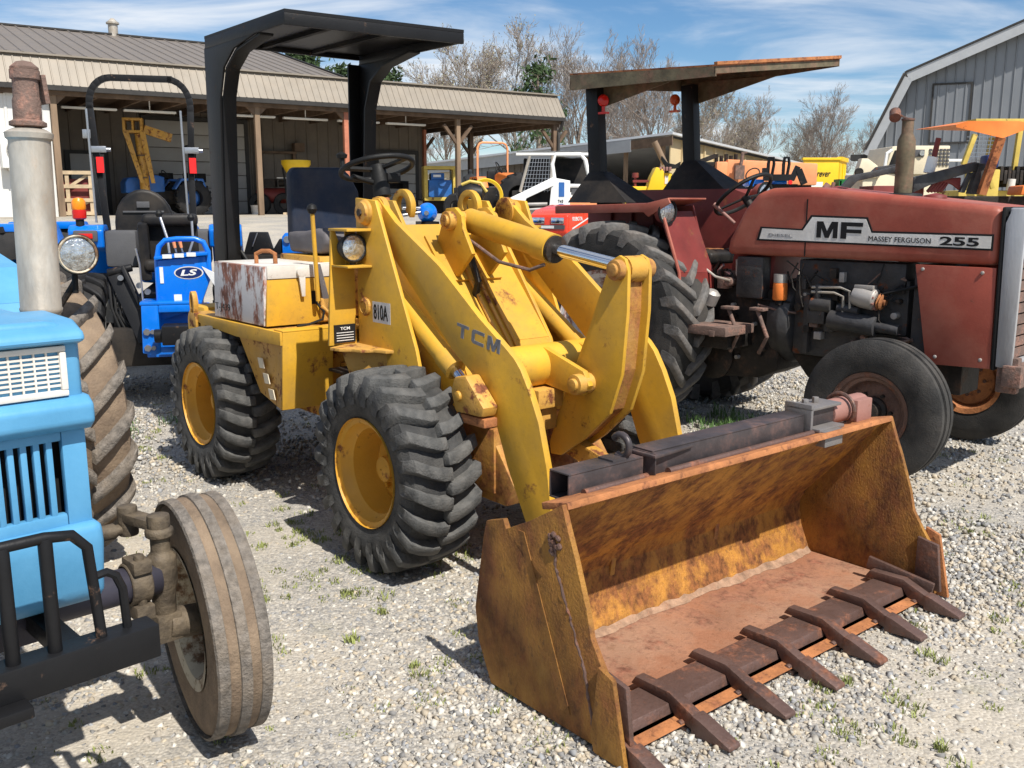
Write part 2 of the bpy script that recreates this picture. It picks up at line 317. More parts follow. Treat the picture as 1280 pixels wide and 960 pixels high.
VS, CS = zip(stones(74000, 1.5, 4.2, .004, .020), stones(72000, 4.0, 9.0, .006, .024))
V = np.concatenate(VS).astype(np.float32); C = np.clip(np.concatenate(CS), 0, 1); cnt = len(C)
q = np.array([(0,1,3,2),(4,6,7,5),(0,4,5,1),(2,3,7,6),(0,2,6,4),(1,5,7,3)]); Fq = (np.arange(cnt)[:, None, None]*8+q[None]).reshape(-1)
me = bpy.data.meshes.new('gravel'); me.vertices.add(len(V)); me.vertices.foreach_set('co', V.ravel()); me.loops.add(len(Fq)); me.loops.foreach_set('vertex_index', Fq.astype(np.int32))
me.polygons.add(cnt*6); me.polygons.foreach_set('loop_start', np.arange(0, cnt*24, 4, dtype=np.int32)); me.update(calc_edges=True)
ca = me.color_attributes.new('tint', 'FLOAT_COLOR', 'POINT'); ca.data.foreach_set('color', np.concatenate([np.repeat(C, 8, 0), np.ones((cnt*8, 1))], 1).astype(np.float32).ravel())
tag(link('gravel', me, 'stone'), 'loose grey and tan crushed stone covering the yard', 'gravel', kind='stuff')
# sparse grass
def grass(name, mt, spots, label):
    m = MB()
    for x, y, rad, nb, h in spots:
        for _ in range(nb):
            a, r = random.uniform(0, 6.28), rad*math.sqrt(random.random()); px, py = x+r*math.cos(a), y+r*math.sin(a)
            hh = h*random.uniform(.45, 1.1); d = random.uniform(0, 6.28); l = hh*random.uniform(.2, .8); w = random.uniform(.0015, .0035)*(1 if h < .1 else 1.6); cx, sx = math.cos(d), math.sin(d)
            z = gz(py)-.01
            m.add([(px-sx*w, py+cx*w, z), (px+sx*w, py-cx*w, z), (px+cx*l*.4+sx*w*.8, py+sx*l*.4-cx*w*.8, z+hh*.65), (px+cx*l*.4-sx*w*.8, py+sx*l*.4+cx*w*.8, z+hh*.65), (px+cx*l, py+sx*l, z+hh)], [(0,1,2,3), (3,2,4)])
    return tag(m.build(name, mt), label, 'grass', kind='stuff')
sp_ = []
for _ in range(230):
    y = random.uniform(1.9, 8.5); x = random.uniform(-.6, .6)*y; sp_.append((x, y, random.uniform(.02, .07), random.randint(8, 30), random.uniform(.008, .022)))
for cx, cy, k in ((-.75, 3.9, 34), (-1.0, 4.6, 34), (-.9, 3.3, 16), (1.9, 3.4, 12), (2.5, 4.3, 22), (1.2, 2.7, 18), (.05, 2.5, 10), (-2.6, 5.8, 20), (-.15, 2.9, 12)):
    for _ in range(k): sp_.append((random.gauss(cx, .28), random.gauss(cy, .25), random.uniform(.02, .06), random.randint(16, 44), random.uniform(.010, .028)))
grass('grass', 'grass', sp_, 'sparse short grass tufts sprouting through the gravel')
wd = [(random.gauss(1.75, .4), random.gauss(6.2, .3), .12, 40, random.uniform(.05, .13)) for _ in range(45)]+[(random.gauss(-3.1, .4), random.gauss(6.4, .25), .12, 40, random.uniform(.04, .10)) for _ in range(26)]+[(1.62, 5.75, .03, 14, .24)]
grass('weeds', 'weed', wd, 'longer green weeds growing in the shade under the tractors')
# ------------------------------------------------------------ wheels
def lug(m, c, pts, hw):
    n = len(pts); vs = []
    for y, th, rb, rt in pts:
        for a, r in ((th-hw*1.25, rb), (th-hw, rt), (th+hw, rt), (th+hw*1.25, rb)):
            vs.append((c[0]+r*math.cos(a), c[1]+y, c[2]+r*math.sin(a)))
    fs = [(i*4+k, i*4+k+1, i*4+k+5, i*4+k+4) for i in range(n-1) for k in range(3)]+[(0,1,2,3), tuple((n-1)*4+k for k in (3,2,1,0))]
    m.add(vs, fs)
def wheel(parent, c, side, Rr, Wd, rim, style, tmat, rmat, lmat=None, dish=.3, hub='grease', name='wheel', bolts=8, hubr=.07, steer=0, bolt_r=.5):
    th = {'r4': .040, 'ag': .04, 'rib': .012, 'plain': .004}[style]; rc = Rr-th; w = Wd; m = MB(); c = Vector(c); O = (0, 0, 0)
    half = [(rim, .36), (rim+.012, .42), (rim+.03, .455), ((rim*.45+rc*.55), .5), (rc-.045, .49), (rc-.015, .44)]
    if style == 'rib':
        top = [(rc, .41), (rc+th, .37), (rc+th, .22), (rc-.006, .20), (rc-.006, .12), (rc+th+.003, .095)]
    else: top = [(rc-.004, .34), (rc, .15)]
    H = half+top; prof = [(r, -h*w) for r, h in H]+[(r, h*w) for r, h in H[::-1]]
    m.lathe(prof, O, (0,1,0), 72, closed=True)
    wh = MB(); s = side
    wh.lathe([(rim+.022, s*.47*w), (rim+.020, s*.435*w), (rim-.002, s*.42*w), (rim-.012, s*.33*w), (rim-.03, s*.28*w), (rim-.035, s*(.5-dish-.08)*w), (rim*.80, s*(.5-dish-.16)*w), (rim*.62, s*(.5-dish-.10)*w), (rim*.45, s*(.5-dish-.12)*w), (.02, s*(.5-dish-.12)*w)], O, (0,1,0), 48)
    wh.lathe([(rim+.022, -s*.47*w), (rim-.01, -s*.42*w), (rim-.03, -s*.2*w), (rim-.034, s*(.5-dish-.1)*w)], O, (0,1,0), 48)
    wo = wh.build(name, rmat, parent, ang=30); wo.location = c; wo.rotation_euler = (0, 0, R(steer))
    ty = m.build('tyre', tmat, wo, ang=32)
    if style in ('r4', 'ag'):
        lm = MB(); N_ = 22 if style == 'r4' else 21
        for i in range(N_):
            for sd in (-1, 1):
                a = 2*math.pi*(i+(.5 if sd > 0 else 0))/N_
                if style == 'r4':
                    lug(lm, O, [(sd*w*.50, a+.03, rc-.10, rc-.060), (sd*w*.52, a+.02, rc-.06, rc-.030), (sd*w*.475, a, rc-.04, Rr-.010), (sd*w*.30, a-.075, rc-.03, Rr), (sd*w*.12, a-.13, rc-.03, Rr+.003), (-sd*w*.02, a-.135, rc-.03, Rr+.003)], .060)
                else:
                    lug(lm, O, [(sd*w*.505, a+.05, rc-.10, rc-.045), (sd*w*.50, a+.02, rc-.05, Rr-.022), (sd*w*.40, a-.06, rc-.03, Rr-.004), (sd*w*.2, a-.17, rc-.02, Rr), (-sd*w*.01, a-.27, rc-.02, Rr+.002)], .042)
        lm.build('tread', lmat or tmat, ty, bevel=.005, seg=1, ang=50)
    if hub:
        h = MB(); y0 = s*(.5-dish-.14)*w; h.lathe([(hubr*1.35, y0), (hubr*1.3, y0+s*.02), (hubr, y0+s*.03), (hubr*.9, y0+s*.075), (0.004, y0+s*.085)], O, (0,1,0), 24)
        for k in range(bolts):
            a = 2*math.pi*k/bolts; r = max(hubr*1.5, rim*bolt_r); h.cyl((r*math.cos(a), y0-s*.01, r*math.sin(a)), (r*math.cos(a), y0+s*.028, r*math.sin(a)), .011, n=6)
        h.build('hub', hub, wo)
    return wo

# ------------------------------------------------------------ yellow wheel loader (x forward, y to its left)
LD = thing('wheel_loader', 'yellow articulated wheel loader with rusty toothed bucket and black canopy', 'loader', (.092, 4.105, 0), -50.6)
for x in (-.25, -2.08):
    for s in (-1, 1):
        wheel(LD, (x, s*.575, .432), s, .436, .33, .215, 'r4', 'tyre', 'wheel_yellow', 'lug_grey', dish=.42, hub='wheel_yellow', bolts=6, hubr=.06)
for x in (-.25, -2.08):
    part('axle', 'yellow_worn', LD, lambda m: (m.cyl((x, -.45, .43), (x, .45, .43), .075), m.lathe([(.05,-.14),(.14,-.06),(.14,.06),(.05,.14)], (x, 0, .43), (1,0,0), 20)))
# front frame and arm tower
part('front_frame', 'yellow_rust', LD, lambda m: (m.box(-.62, .10, -.30, .30, .34, .62), m.prism([(.06,.60),(.22,.40),(.17,.30),(-.1,.30)], 'y', -.29, .29), m.box(-.85, -.6, -.22, .22, .38, .72)), .008)
part('frame_shelf', 'yellow_worn', LD, lambda m: (m.box(.10, .27, -.20, -.06, .72, .80), m.box(.12, .24, -.19, -.07, .62, .72)), .008)
for s in (-1, 1):
    part('tower_plate', 'yellow', LD, lambda m: m.prism([(-.735,1.578),(-.565,1.565),(-.262,.93),(-.19,.70),(-.17,.46),(-.74,.46)], 'y', s*.444, s*.426), .003)
    part('tower_inner_plate', 'yellow', LD, lambda m: m.prism([(-.84,1.575),(-.67,1.565),(-.19,.93),(-.06,.62),(-.5,.60)], 'y', s*.285, s*.265), .003)
    p = part('arm_pin', 'yellow_worn', LD, lambda m: (m.lathe([(.058,0),(.058,.10),(.048,.108),(.048,.12)], (-.645, s*.355, 1.512), (0,s,0), 24, cap=True), m.lathe([(.072,0),(.072,.03)], (-.645, s*.355, 1.512), (0,s,0), 24, cap=True)), .004)
    part('grease_cap', 'grease', p, lambda m: m.cyl((-.645, s*.47, 1.512), (-.645, s*.483, 1.512), .018, n=6))
    def eye(m):
        a = [(-.715+.085*math.cos(t), 1.535+.085*math.sin(t)) for t in np.linspace(-.6, 3.74, 16)]
        b = [(-.715+.042*math.cos(t), 1.545+.042*math.sin(t)) for t in np.linspace(3.74, -.6, 16)]
        m.prism(a+b, 'y', s*.21, s*.18)
    part('lifting_eye', 'yellow', LD, eye, .004)
part('tower_front_plate', 'yellow', LD, lambda m: m.sheet([[(-.66,-.265,1.45),(-.66,.265,1.45),(-.20,.265,.93),(-.20,-.265,.93)], [(-.20,-.265,.93),(-.20,.265,.93),(-.03,.265,.62),(-.03,-.265,.62)]], .014))
part('tower_rear_plate', 'yellow', LD, lambda m: m.box(-.86, -.845, -.324, .324, .46, 1.45))
for y in (-.03, .015, .05):
    part('hose_pipe', 'yellow_worn', LD, lambda m: m.tube([(-.52,y,1.325),(-.40,y,1.19),(-.12,y,.85),(-.07,y,.80)], .009))
part('hydraulic_hose', 'grease', LD, lambda m: m.tube([(-.44,-.05,1.40),(-.38,-.05,1.30),(-.34,-.04,1.20),(-.38,-.03,1.12)], .017))
part('hydraulic_line', 'pipe_rust', LD, lambda m: m.tube([(-.42,-.05,1.40),(-.15,-.07,1.30),(.06,-.07,1.275),(.12,-.04,1.30)], .008))
# lifting arms
ARM = [(-.705,1.545),(-.67,1.578),(-.62,1.575),(-.57,1.535),(-.487,1.473),(-.153,1.296),(.121,1.102),(.299,.993),(.345,.962),(.382,.925),(.434,.845),(.489,.735),(.539,.563),(.564,.40),(.60,.30),(.70,.24),(.70,.16),(.52,.17),(.428,.30),(.301,.525),(.233,.680),(.212,.737),(.065,.872),(-.051,.941),(-.277,1.124),(-.545,1.348),(-.66,1.44),(-.705,1.48)]
for s in (-1, 1):
    a = part('lift_arm', 'yellow', LD, lambda m: m.prism(ARM, 'y', s*.392, s*.362), .004)
    part('rod_clevis', 'yellow_worn', a, lambda m: (m.prism([(.03,.80),(.055,.86),(.13,.875),(.25,.76),(.235,.72),(.06,.715)], 'y', s*.47, s*.393), m.cyl((.085,s*.40,.785),(.085,s*.482,.785),.022)), .012)
    part('clevis_foot', 'rust_orange', a, lambda m: m.box(.05, .24, min(s*.39,s*.46), max(s*.39,s*.46), .675, .712), .006)
    c = part('lift_cylinder', 'yellow', LD, lambda m: (m.cyl((-.66,s*.377,1.235),(-.06,s*.377,.862),.044), m.cyl((-.14,s*.377,.912),(-.06,s*.377,.862),.049)))
    part('piston_rod', 'chrome', c, lambda m: m.cyl((-.07,s*.377,.868),(.08,s*.40,.785),.024))
block('TCM', LD, (-.03,-.3935,1.012), (1,0,-.15), (.15,0,1), .29, .058, .022, 'ink_grey')
part('cross_tube', 'yellow', LD, lambda m: m.cyl((.16,-.363,.885),(.16,.363,.885),.088, n=28))
for s in (-1, 1):
    part('crank_bracket', 'yellow', LD, lambda m: m.prism([(.10,.955),(.20,.965),(.44,.895),(.475,.84),(.44,.795),(.38,.79),(.22,.81),(.10,.815)], 'y', s*.115, s*.088), .004)
part('bracket_web', 'yellow_worn', LD, lambda m: m.box(.20, .38, -.088, .088, .828, .842))
part('crank_pin', 'yellow_worn', LD, lambda m: (m.cyl((.425,-.15,.842),(.425,.15,.842),.042), m.cyl((.425,-.165,.842),(.425,.165,.842),.026)), .005)
# tilt linkage
CR = [(.545,1.342),(.580,1.358),(.610,1.345),(.628,1.30),(.628,1.144),(.606,.90),(.545,.731),(.40,.60),(.262,.505),(.20,.50),(.19,.55),(.25,.70),(.355,.925),(.431,1.086),(.503,1.259),(.53,1.32)]
for s in (-1, 1): part('tilt_crank', 'yellow', LD, lambda m: m.prism(CR, 'y', s*.068, s*.05), .004)
def web(m):
    e = [(.615,1.30),(.615,1.144),(.594,.905),(.535,.738),(.395,.610),(.262,.52)]
    m.sheet([[(a[0]-.03,-.05,a[1]),(a[0]-.03,.05,a[1]),(b[0]-.03,.05,b[1]),(b[0]-.03,-.05,b[1])] for a, b in zip(e, e[1:])], .012)
part('crank_web', 'yellow_rust', LD, web)
part('crank_pin', 'yellow_rust', LD, lambda m: (m.cyl((.582,-.10,1.303),(.582,.10,1.303),.04), m.cyl((.582,-.112,1.303),(.582,.112,1.303),.026)), .005)
part('tilt_link', 'yellow_worn', LD, lambda m: (m.bar((.25,0,.545),(.84,0,.40),.06,.08)), .01)
for s in (-1, 1):
    part('cylinder_bracket', 'yellow', LD, lambda m: m.prism([(-.58,1.36),(-.50,1.53),(-.43,1.535),(-.38,1.50),(-.37,1.44),(-.30,1.33),(-.42,1.22)], 'y', s*.105, s*.082), .004)
part('bracket_floor', 'yellow', LD, lambda m: m.sheet([[(-.60,-.16,1.40),(-.60,.16,1.40),(-.42,.16,1.20),(-.42,-.16,1.20)]], .016))
part('bracket_pin', 'yellow_worn', LD, lambda m: (m.cyl((-.455,-.14,1.475),(-.455,.14,1.475),.043), m.cyl((-.455,-.152,1.475),(-.455,.152,1.475),.028)), .004)
t = part('tilt_cylinder', 'yellow', LD, lambda m: (m.cyl((-.455,0,1.475),(.09,0,1.372),.056,n=28), m.cyl((.03,0,1.383),(.13,0,1.364),.064,n=28)))
part('piston_rod', 'chrome', t, lambda m: m.cyl((.12,0,1.366),(.56,0,1.307),.027,n=24))
part('gland', 'grease', t, lambda m: m.cyl((.125,0,1.365),(.15,0,1.361),.058,n=24))
part('rod_eye', 'yellow_worn', t, lambda m: m.cyl((.578,-.045,1.303),(.578,.045,1.303),.052))
# bucket
pts = [(1.192,.690),(.83,.30),(.80,.24),(.815,.14),(.868,.02),(1.40,.02)]
def shell(m):
    out = [(1.20,.702),(.82,.315),(.786,.24),(.80,.13),(.860,.003),(1.40,.006)]
    m.prism(pts+out[::-1], 'y', -.895, .895)
bk = part('bucket', 'bucket_in', LD, shell, ang=12)
part('bucket_floor', 'bucket_floor', bk, lambda m: m.box(.872, 1.30, -.89, .89, .019, .027))
def dirt(m):
    n = 60
    for i in range(n):
        y = -.88+1.76*i/(n-1); w = .022+.014*math.sin(i*.33)*math.sin(i*.21)+.012*random.random(); m.add([(.862,y,.040+.012*random.random()),(.862+w,y,.0285)], [])
    for i in range(n-1): m.f.append((2*i,2*i+1,2*i+3,2*i+2))
part('settled_dirt', 'dust', bk, dirt)
SP = [(1.197,.698),(1.222,.63),(1.255,.55),(1.305,.41),(1.325,.33),(1.37,.26),(1.42,.19),(1.44,.008),(.86,.002),(.795,.13),(.778,.24),(.79,.31),(.825,.50),(.84,.556),(.925,.584),(.941,.556),(1.05,.61)]
for s in (-1, 1):
    sp = part('side_plate', 'bucket_side', bk, lambda m: m.prism(SP, 'y', s*.916, s*.896), .003)
    part('side_cutter', 'rust_orange' if s > 0 else 'bucket_side', sp, lambda m: m.prism([(1.372,.27),(1.43,.25),(1.485,.0),(1.36,.0),(1.345,.05)], 'y', s*.934, s*.917), .004)
    part('side_lining', 'steel_brown', sp, lambda m: m.prism([(1.36,.235),(1.445,.22),(1.47,.03),(1.36,.03)], 'y', s*.895, s*.877), .004)
sp = [c for c in bk.children if c.name.startswith('side_plate')][0]
def weld(m, pth, y, r0):
    n = 60; P = []
    for i in range(n):
        u = i/(n-1)*(len(pth)-1); k = min(int(u), len(pth)-2); f = u-k; a, b = pth[k], pth[k+1]
        P.append((a[0]+(b[0]-a[0])*f+random.uniform(-.003,.003), y, a[1]+(b[1]-a[1])*f))
    m.tube(P, [r0*random.uniform(.6,1.5) for _ in P], 7)
part('weld_bead', 'steel_brown', sp, lambda m: weld(m, [(1.165,.585),(1.175,.50),(1.24,.36),(1.30,.23),(1.345,.05)], -.9165, .0045))
part('weld_blob', 'steel_brown', sp, lambda m: [m.lathe([(.001,-.008),(.009,-.006),(.012,0),(.008,.006),(.001,.008)], (1.17+random.uniform(-.02,.03), -.918, .565+random.uniform(-.03,.035)), (random.random(),1,random.random()), 7) for _ in range(11)])
part('crease_rib', 'bucket_side', sp, lambda m: m.sheet([[(1.00,-.9165,.57),(1.03,-.9165,.57),(1.245,-.9165,.06),(1.20,-.9165,.06)]], .005))
part('cutting_edge', 'steel_brown', bk, lambda m: m.prism([(1.24,.028),(1.25,.052),(1.375,.052),(1.385,.020)], 'y', -.874, .874), .003)
part('edge_strip', 'rust_orange', bk, lambda m: m.prism([(1.33,-.002),(1.40,.004),(1.445,.014),(1.40,.02),(1.33,.02)], 'y', -.874, .874))
for y in (-.885, -.61, -.335, -.06, .21, .485, .775):
    def tooth(m):
        for a, b in (((1.235,.056),(1.36,.062)),):
            pass
        m.prism([(1.215,.053),(1.235,.084),(1.375,.088),(1.50,.040),(1.585,.012),(1.59,.002),(1.50,-.004),(1.40,.018),(1.375,.053)], 'y', y-.020, y+.020)
    to = part('tooth', 'steel_brown', bk, tooth, .006)
    part('tooth_tip', 'steel_brown', to, lambda m: (m.prism([(1.47,.056),(1.50,.050),(1.610,.014),(1.614,.002),(1.47,-.006)], 'y', y-.027, y+.027),), .005)
    part('tooth_shank', 'steel_brown', to, lambda m: (m.box(1.33, 1.45, y-.024, y+.024, -.012, .004), m.cyl((1.43,y-.036,.012),(1.43,y+.036,.012),.012,n=8)), .002)
part('lip_bar', 'rust_orange', bk, lambda m: m.sheet([[(1.09,-.90,.665),(1.09,.90,.665),(1.205,.90,.692),(1.205,-.90,.692)]], .022), .004)
def sq(m, y0, y1, x=1.055, z=.70, w=.045, t=.006):
    for p, q in (((x-w,z-w),(x+w,z-w+t)),((x-w,z+w-t),(x+w,z+w)),((x-w,z-w+t),(x-w+t,z+w-t)),((x+w-t,z-w+t),(x+w,z+w-t))):
        m.box(p[0], q[0], y0, y1, p[1], q[1])
tb = part('lip_tube', 'tube_black', bk, lambda m: sq(m, -.80, -.47), .004)
part('hook', 'tube_black', tb, lambda m: (m.box(1.02,1.09,-.60,-.52,.726,.752), m.tube(arc((1.06,.785),.036,-120,150,12,'xz',-.535), .0125)), .003)
tb = part('lip_tube', 'tube_black', bk, lambda m: sq(m, -.45, .40, x=1.075, z=.72), .004)
part('tube_flange', 'tube_black', tb, lambda m: (m.prism([(1.01,-.47),(1.15,-.47),(1.13,-.26),(1.02,-.26)], 'z', .746, .757), m.box(1.02,1.14,-.458,-.452,.66,.76)), .003)
part('reinforcing_rod', 'steel_brown', bk, lambda m: (m.cyl((1.125,-.76,.685),(1.125,-.48,.685),.013), m.cyl((1.145,-.40,.692),(1.145,.42,.692),.013)))
cp = part('coupler_bracket', 'bracket_grey', bk, lambda m: (m.box(1.02,1.14,.415,.43,.665,.80), m.box(1.03,1.14,.415,.62,.775,.787), m.box(1.03,1.17,.43,.60,.695,.708), m.box(1.14,1.19,.44,.56,.64,.70), m.cyl((1.08,.46,.78),(1.08,.46,.81),.014,n=6), m.cyl((1.08,.53,.78),(1.08,.53,.81),.014,n=6)), .003)
part('coupler_block', 'tube_black', cp, lambda m: m.box(1.04,1.12,.431,.60,.709,.774), .004)
part('pin_housing', 'pinkish', bk, lambda m: (m.cyl((1.08,.60,.735),(1.08,.86,.735),.05), m.box(1.04,1.14,.74,.85,.685,.775)), .006)
part('wire_loop', 'steel_brown', bk, lambda m: m.tube(arc((1.085,.738),.064,0,360,20,'xz',.70), .009))
part('corner_tooth_plate', 'steel_brown', bk, lambda m: (m.bar((1.20,.80,.10),(1.46,.84,.05),.02,.05)), .004)
for y in (-.30, .30):
    part('bucket_ear', 'yellow_rust', bk, lambda m: m.prism([(.83,.40),(.80,.44),(.66,.26),(.64,.14),(.72,.10),(.86,.02),(.80,.15)], 'y', y-.012, y+.012), .003)
# right-hand (torn) and left-hand front mudguard, cowl, lamps
for s in (-1, 1):
    y = lambda v: s*v
    pl = [(-.70,y(.62)),(-.82,y(.365)),(-.36,y(.352)),(-.385,y(.40)),(-.43,y(.43)),(-.455,y(.475)),(-.52,y(.50)),(-.545,y(.55)),(-.60,y(.565)),(-.64,y(.605))]
    g = part('front_mudguard', 'yellow_worn', LD, lambda m: m.prism(pl, 'z', .893, .907), .002)
    part('mudguard_plate', 'yellow_worn', g, lambda m: m.sheet([[(-.68,y(.57),.893),(-.39,y(.365),.893),(-.37,y(.35),.66),(-.62,y(.52),.66)]], .01))
    part('cowl_plate', 'yellow', LD, lambda m: m.prism([(y(.595),.905),(y(.565),1.43),(y(.545),1.43),(y(.50),1.30),(y(.45),1.28),(y(.45),.905)], 'x', -.765, -.75), .002)
    part('lamp_bracket', 'yellow', LD, lambda m: (m.box(-.77,-.60,min(y(.445),y(.57)),max(y(.445),y(.57)),1.43,1.442), m.box(-.75,-.60,min(y(.445),y(.57)),max(y(.445),y(.57)),1.268,1.278), m.box(-.75,-.74,min(y(.445),y(.5)),max(y(.445),y(.5)),1.27,1.43)), .002)
    l = part('work_lamp', 'rubber', LD, lambda m: (m.lathe([(.02,-.07),(.048,-.06),(.064,-.01),(.067,.012),(.060,.016),(.058,.008)], (-.665,y(.505),1.355), (1,0,0), 28), m.cyl((-.67,y(.505),1.275),(-.67,y(.505),1.30),.012)))
    part('lens', 'lamp_glass', l, lambda m: m.lathe([(.059,.008),(.045,.016),(.02,.022),(.001,.023)], (-.665,y(.505),1.355), (1,0,0), 28))
dp = part('model_decal', 'decal_white', LD, lambda m: m.box(-.605, -.455, -.4465, -.4455, 1.02, 1.115))
text('810A', dp, (-.595,-.447,1.034), (1,0,-.01), (0,0,1), .12, .07, 'ink', .015)
part('plate_bolt', 'yellow_worn', LD, lambda m: (m.lathe([(.042,0),(.042,.012),(.028,.018),(.028,.012),(.001,.012)], (-.665,-.444,1.085), (0,-1,0), 20)))
dp = part('data_plate', 'ink', LD, lambda m: m.box(-.749,-.742,-.57,-.46,.915,1.0))
text('TCM', dp, (-.741,-.54,.975), (0,1,0), (0,0,1), .05, .014, 'label', .01)
for k in range(4): part('print_line', 'label', dp, lambda m: m.box(-.742,-.7415,-.56,-.47,.925+k*.012,.928+k*.012))
# rear frame
part('rear_frame', 'yellow_worn', LD, lambda m: (m.box(-2.45,-1.30,-.32,.32,.42,.90), m.box(-1.30,-.85,-.24,.24,.36,.72)), .01)
part('counterweight', 'yellow', LD, lambda m: m.prism([(-2.72,.48),(-2.74,.86),(-2.66,.94),(-2.45,.94),(-2.45,.42),(-2.6,.42)], 'y', -.52, .52), .03)
part('deck', 'yellow_worn', LD, lambda m: m.box(-2.44,-1.21,-.60,.60,.902,.918), .003)
part('floor_plate', 'grease', LD, lambda m: m.box(-1.205,-.97,-.36,.36,.70,.715), .003)
for s in (-1, 1):
    y = lambda v: s*v
    f = part('rear_fender', 'yellow', LD, lambda m: (m.prism([(-2.36,.918),(-2.36,.875),(-1.95,.855),(-1.74,.845),(-1.206,.855),(-1.206,.922)], 'y', y(.622), y(.602)), m.sheet([[(-1.205,y(.61),.92),(-1.205,y(.33),.92),(-1.225,y(.33),.52),(-1.245,y(.61),.52)]], .012), m.box(-1.30,-1.20,min(y(.33),y(.61)),max(y(.33),y(.61)),.921,.929)), .003)
    def side(m):
        for a, b in (((-1.74,.848),(-1.60,.56)),): pass
        m.sheet([[(-1.74,y(.60),.848),(-1.21,y(.60),.86),(-1.255,y(.605),.52),(-1.59,y(.56),.555)], [(-1.59,y(.56),.555),(-1.255,y(.605),.52),(-1.25,y(.33),.52),(-1.55,y(.33),.56)]], .01)
    g = part('fender_side', 'yellow_worn', f, side)
    for k in range(3):
        part('lit_slot', 'cream', f, lambda m: m.sheet([[(-1.50+k*.055,y(.612),.76-k*.075),(-1.44+k*.055,y(.613),.762-k*.075),(-1.42+k*.055,y(.613),.712-k*.075),(-1.48+k*.055,y(.612),.708-k*.075)]], .004))  # pale plates: daylight seen through the fender slots, painted as colour
def ring(m):
    a = [(-2.33+.035*math.cos(t), .975+.075*math.sin(t)) for t in np.linspace(-.9, 4.04, 16)]; b = [(-2.33+.018*math.cos(t), .985+.05*math.sin(t)) for t in np.linspace(4.04, -.9, 16)]
    m.prism(a+b, 'y', -.635, -.605); m.box(-2.38,-2.28,-.635,-.605,.84,.925)
part('tie_down_eye', 'yellow_worn', LD, ring, .004)
bx = part('battery_box', 'white_rust', LD, lambda m: m.prism([(-2.06,.93),(-2.03,1.235),(-1.40,1.235),(-1.42,.93)], 'y', -.605, -.585), .003)
part('box_front', 'yellow', bx, lambda m: (m.prism([(-.60,.93),(-.585,1.17),(-.10,1.17),(-.10,.93)], 'x', -1.42, -1.40),), .003)
part('box_band', 'white_dirty', bx, lambda m: m.prism([(-.585,1.172),(-.585,1.238),(-.10,1.238),(-.10,1.172)], 'x', -1.42, -1.395), .004)
part('box_lid', 'white_dirty', bx, lambda m: m.box(-2.03,-1.40,-.584,-.10,1.225,1.238), .004)
part('box_back', 'yellow', bx, lambda m: m.box(-2.05,-2.03,-.584,-.10,.93,1.225))
part('lid_handle', 'rust_orange', bx, lambda m: m.tube([(-1.66,-.52,1.235),(-1.66,-.52,1.29),(-1.63,-.50,1.305),(-1.60,-.47,1.305),(-1.58,-.45,1.29),(-1.58,-.45,1.235)], .012))
part('latch', 'white_dirty', bx, lambda m: (m.cyl((-1.395,-.40,1.20),(-1.375,-.40,1.20),.026), m.prism([(-.42,1.20),(-.38,1.20),(-.385,1.075),(-.405,1.075)], 'x', -1.388, -1.376)), .004)
text('T-J439', bx, (-2.04,-.606,.958), (1,0,.01), (0,0,1), .20, .05, 'ink', -.012)
part('switch_hole', 'rubber', bx, lambda m: m.box(-1.400,-1.397,-.34,-.305,1.03,1.10))
part('cable', 'rubber', bx, lambda m: m.tube([(-1.39,-.32,1.04),(-1.36,-.29,.99),(-1.36,-.30,.95),(-1.36,-.38,.93),(-1.36,-.45,.925)], .007))
part('fuel_tank', 'yellow', LD, lambda m: m.box(-2.05,-1.42,.10,.60,.93,1.22), .02)
part('seat_base', 'yellow_worn', LD, lambda m: m.box(-2.0,-1.52,-.22,.26,.93,1.27), .01)
lv = part('shift_lever', 'yellow', LD, lambda m: m.cyl((-1.345,-.33,1.05),(-1.335,-.35,1.50),.0115))
part('knob', 'rubber', lv, lambda m: m.lathe([(.001,-.028),(.018,-.022),(.027,0),(.02,.02),(.001,.028)], (-1.334,-.352,1.525), (0,0,1), 18))
part('hand_brake', 'vinyl_grey', LD, lambda m: (m.prism([(-.315,1.24),(-.295,1.24),(-.25,1.06),(-.20,.98),(-.27,.98),(-.29,1.06)], 'x', -1.385, -1.37),), .004)
part('linkage', 'yellow_worn', LD, lambda m: (m.box(-1.39,-1.37,-.30,-.20,.94,1.06), m.tube([(-1.37,-.30,1.02),(-1.36,-.26,.98),(-1.36,-.20,1.02)], .012)), .004)
st = part('seat', 'vinyl_grey', LD, lambda m: m.prism([(-1.92,1.28),(-1.94,1.40),(-1.80,1.395),(-1.60,1.42),(-1.50,1.40),(-1.48,1.34),(-1.55,1.28)], 'y', -.20, .24), .03, seg=3)
def back(m):
    m.prism([(-.19,1.33),(-.185,1.72),(-.16,1.755),(.14,1.76),(.19,1.72),(.25,1.62),(.25,1.33)], 'x', -1.96, -1.88)
part('backrest', 'vinyl_blue', st, back, .022, seg=3)
sc = part('steering_column', 'yellow', LD, lambda m: (m.cyl((-1.13,0,1.28),(-1.21,0,1.56),.035), m.box(-1.22,-.96,-.14,.14,.72,1.28)), .006)
part('column_tube', 'rust_orange', sc, lambda m: m.cyl((-1.195,0,1.50),(-1.215,0,1.575),.036))
part('column_shroud', 'rubber', sc, lambda m: (m.cyl((-1.215,0,1.585),(-1.26,0,1.75),.048,.040), m.box(-1.27,-1.19,.02,.10,1.66,1.71), m.cyl((-1.24,-.04,1.66),(-1.25,-.16,1.69),.014)), .006)
d = Vector((-.30,0,.95)).normalized(); u = Vector((.95,0,.30)).normalized()
C0 = Vector((-1.265,0,1.735))
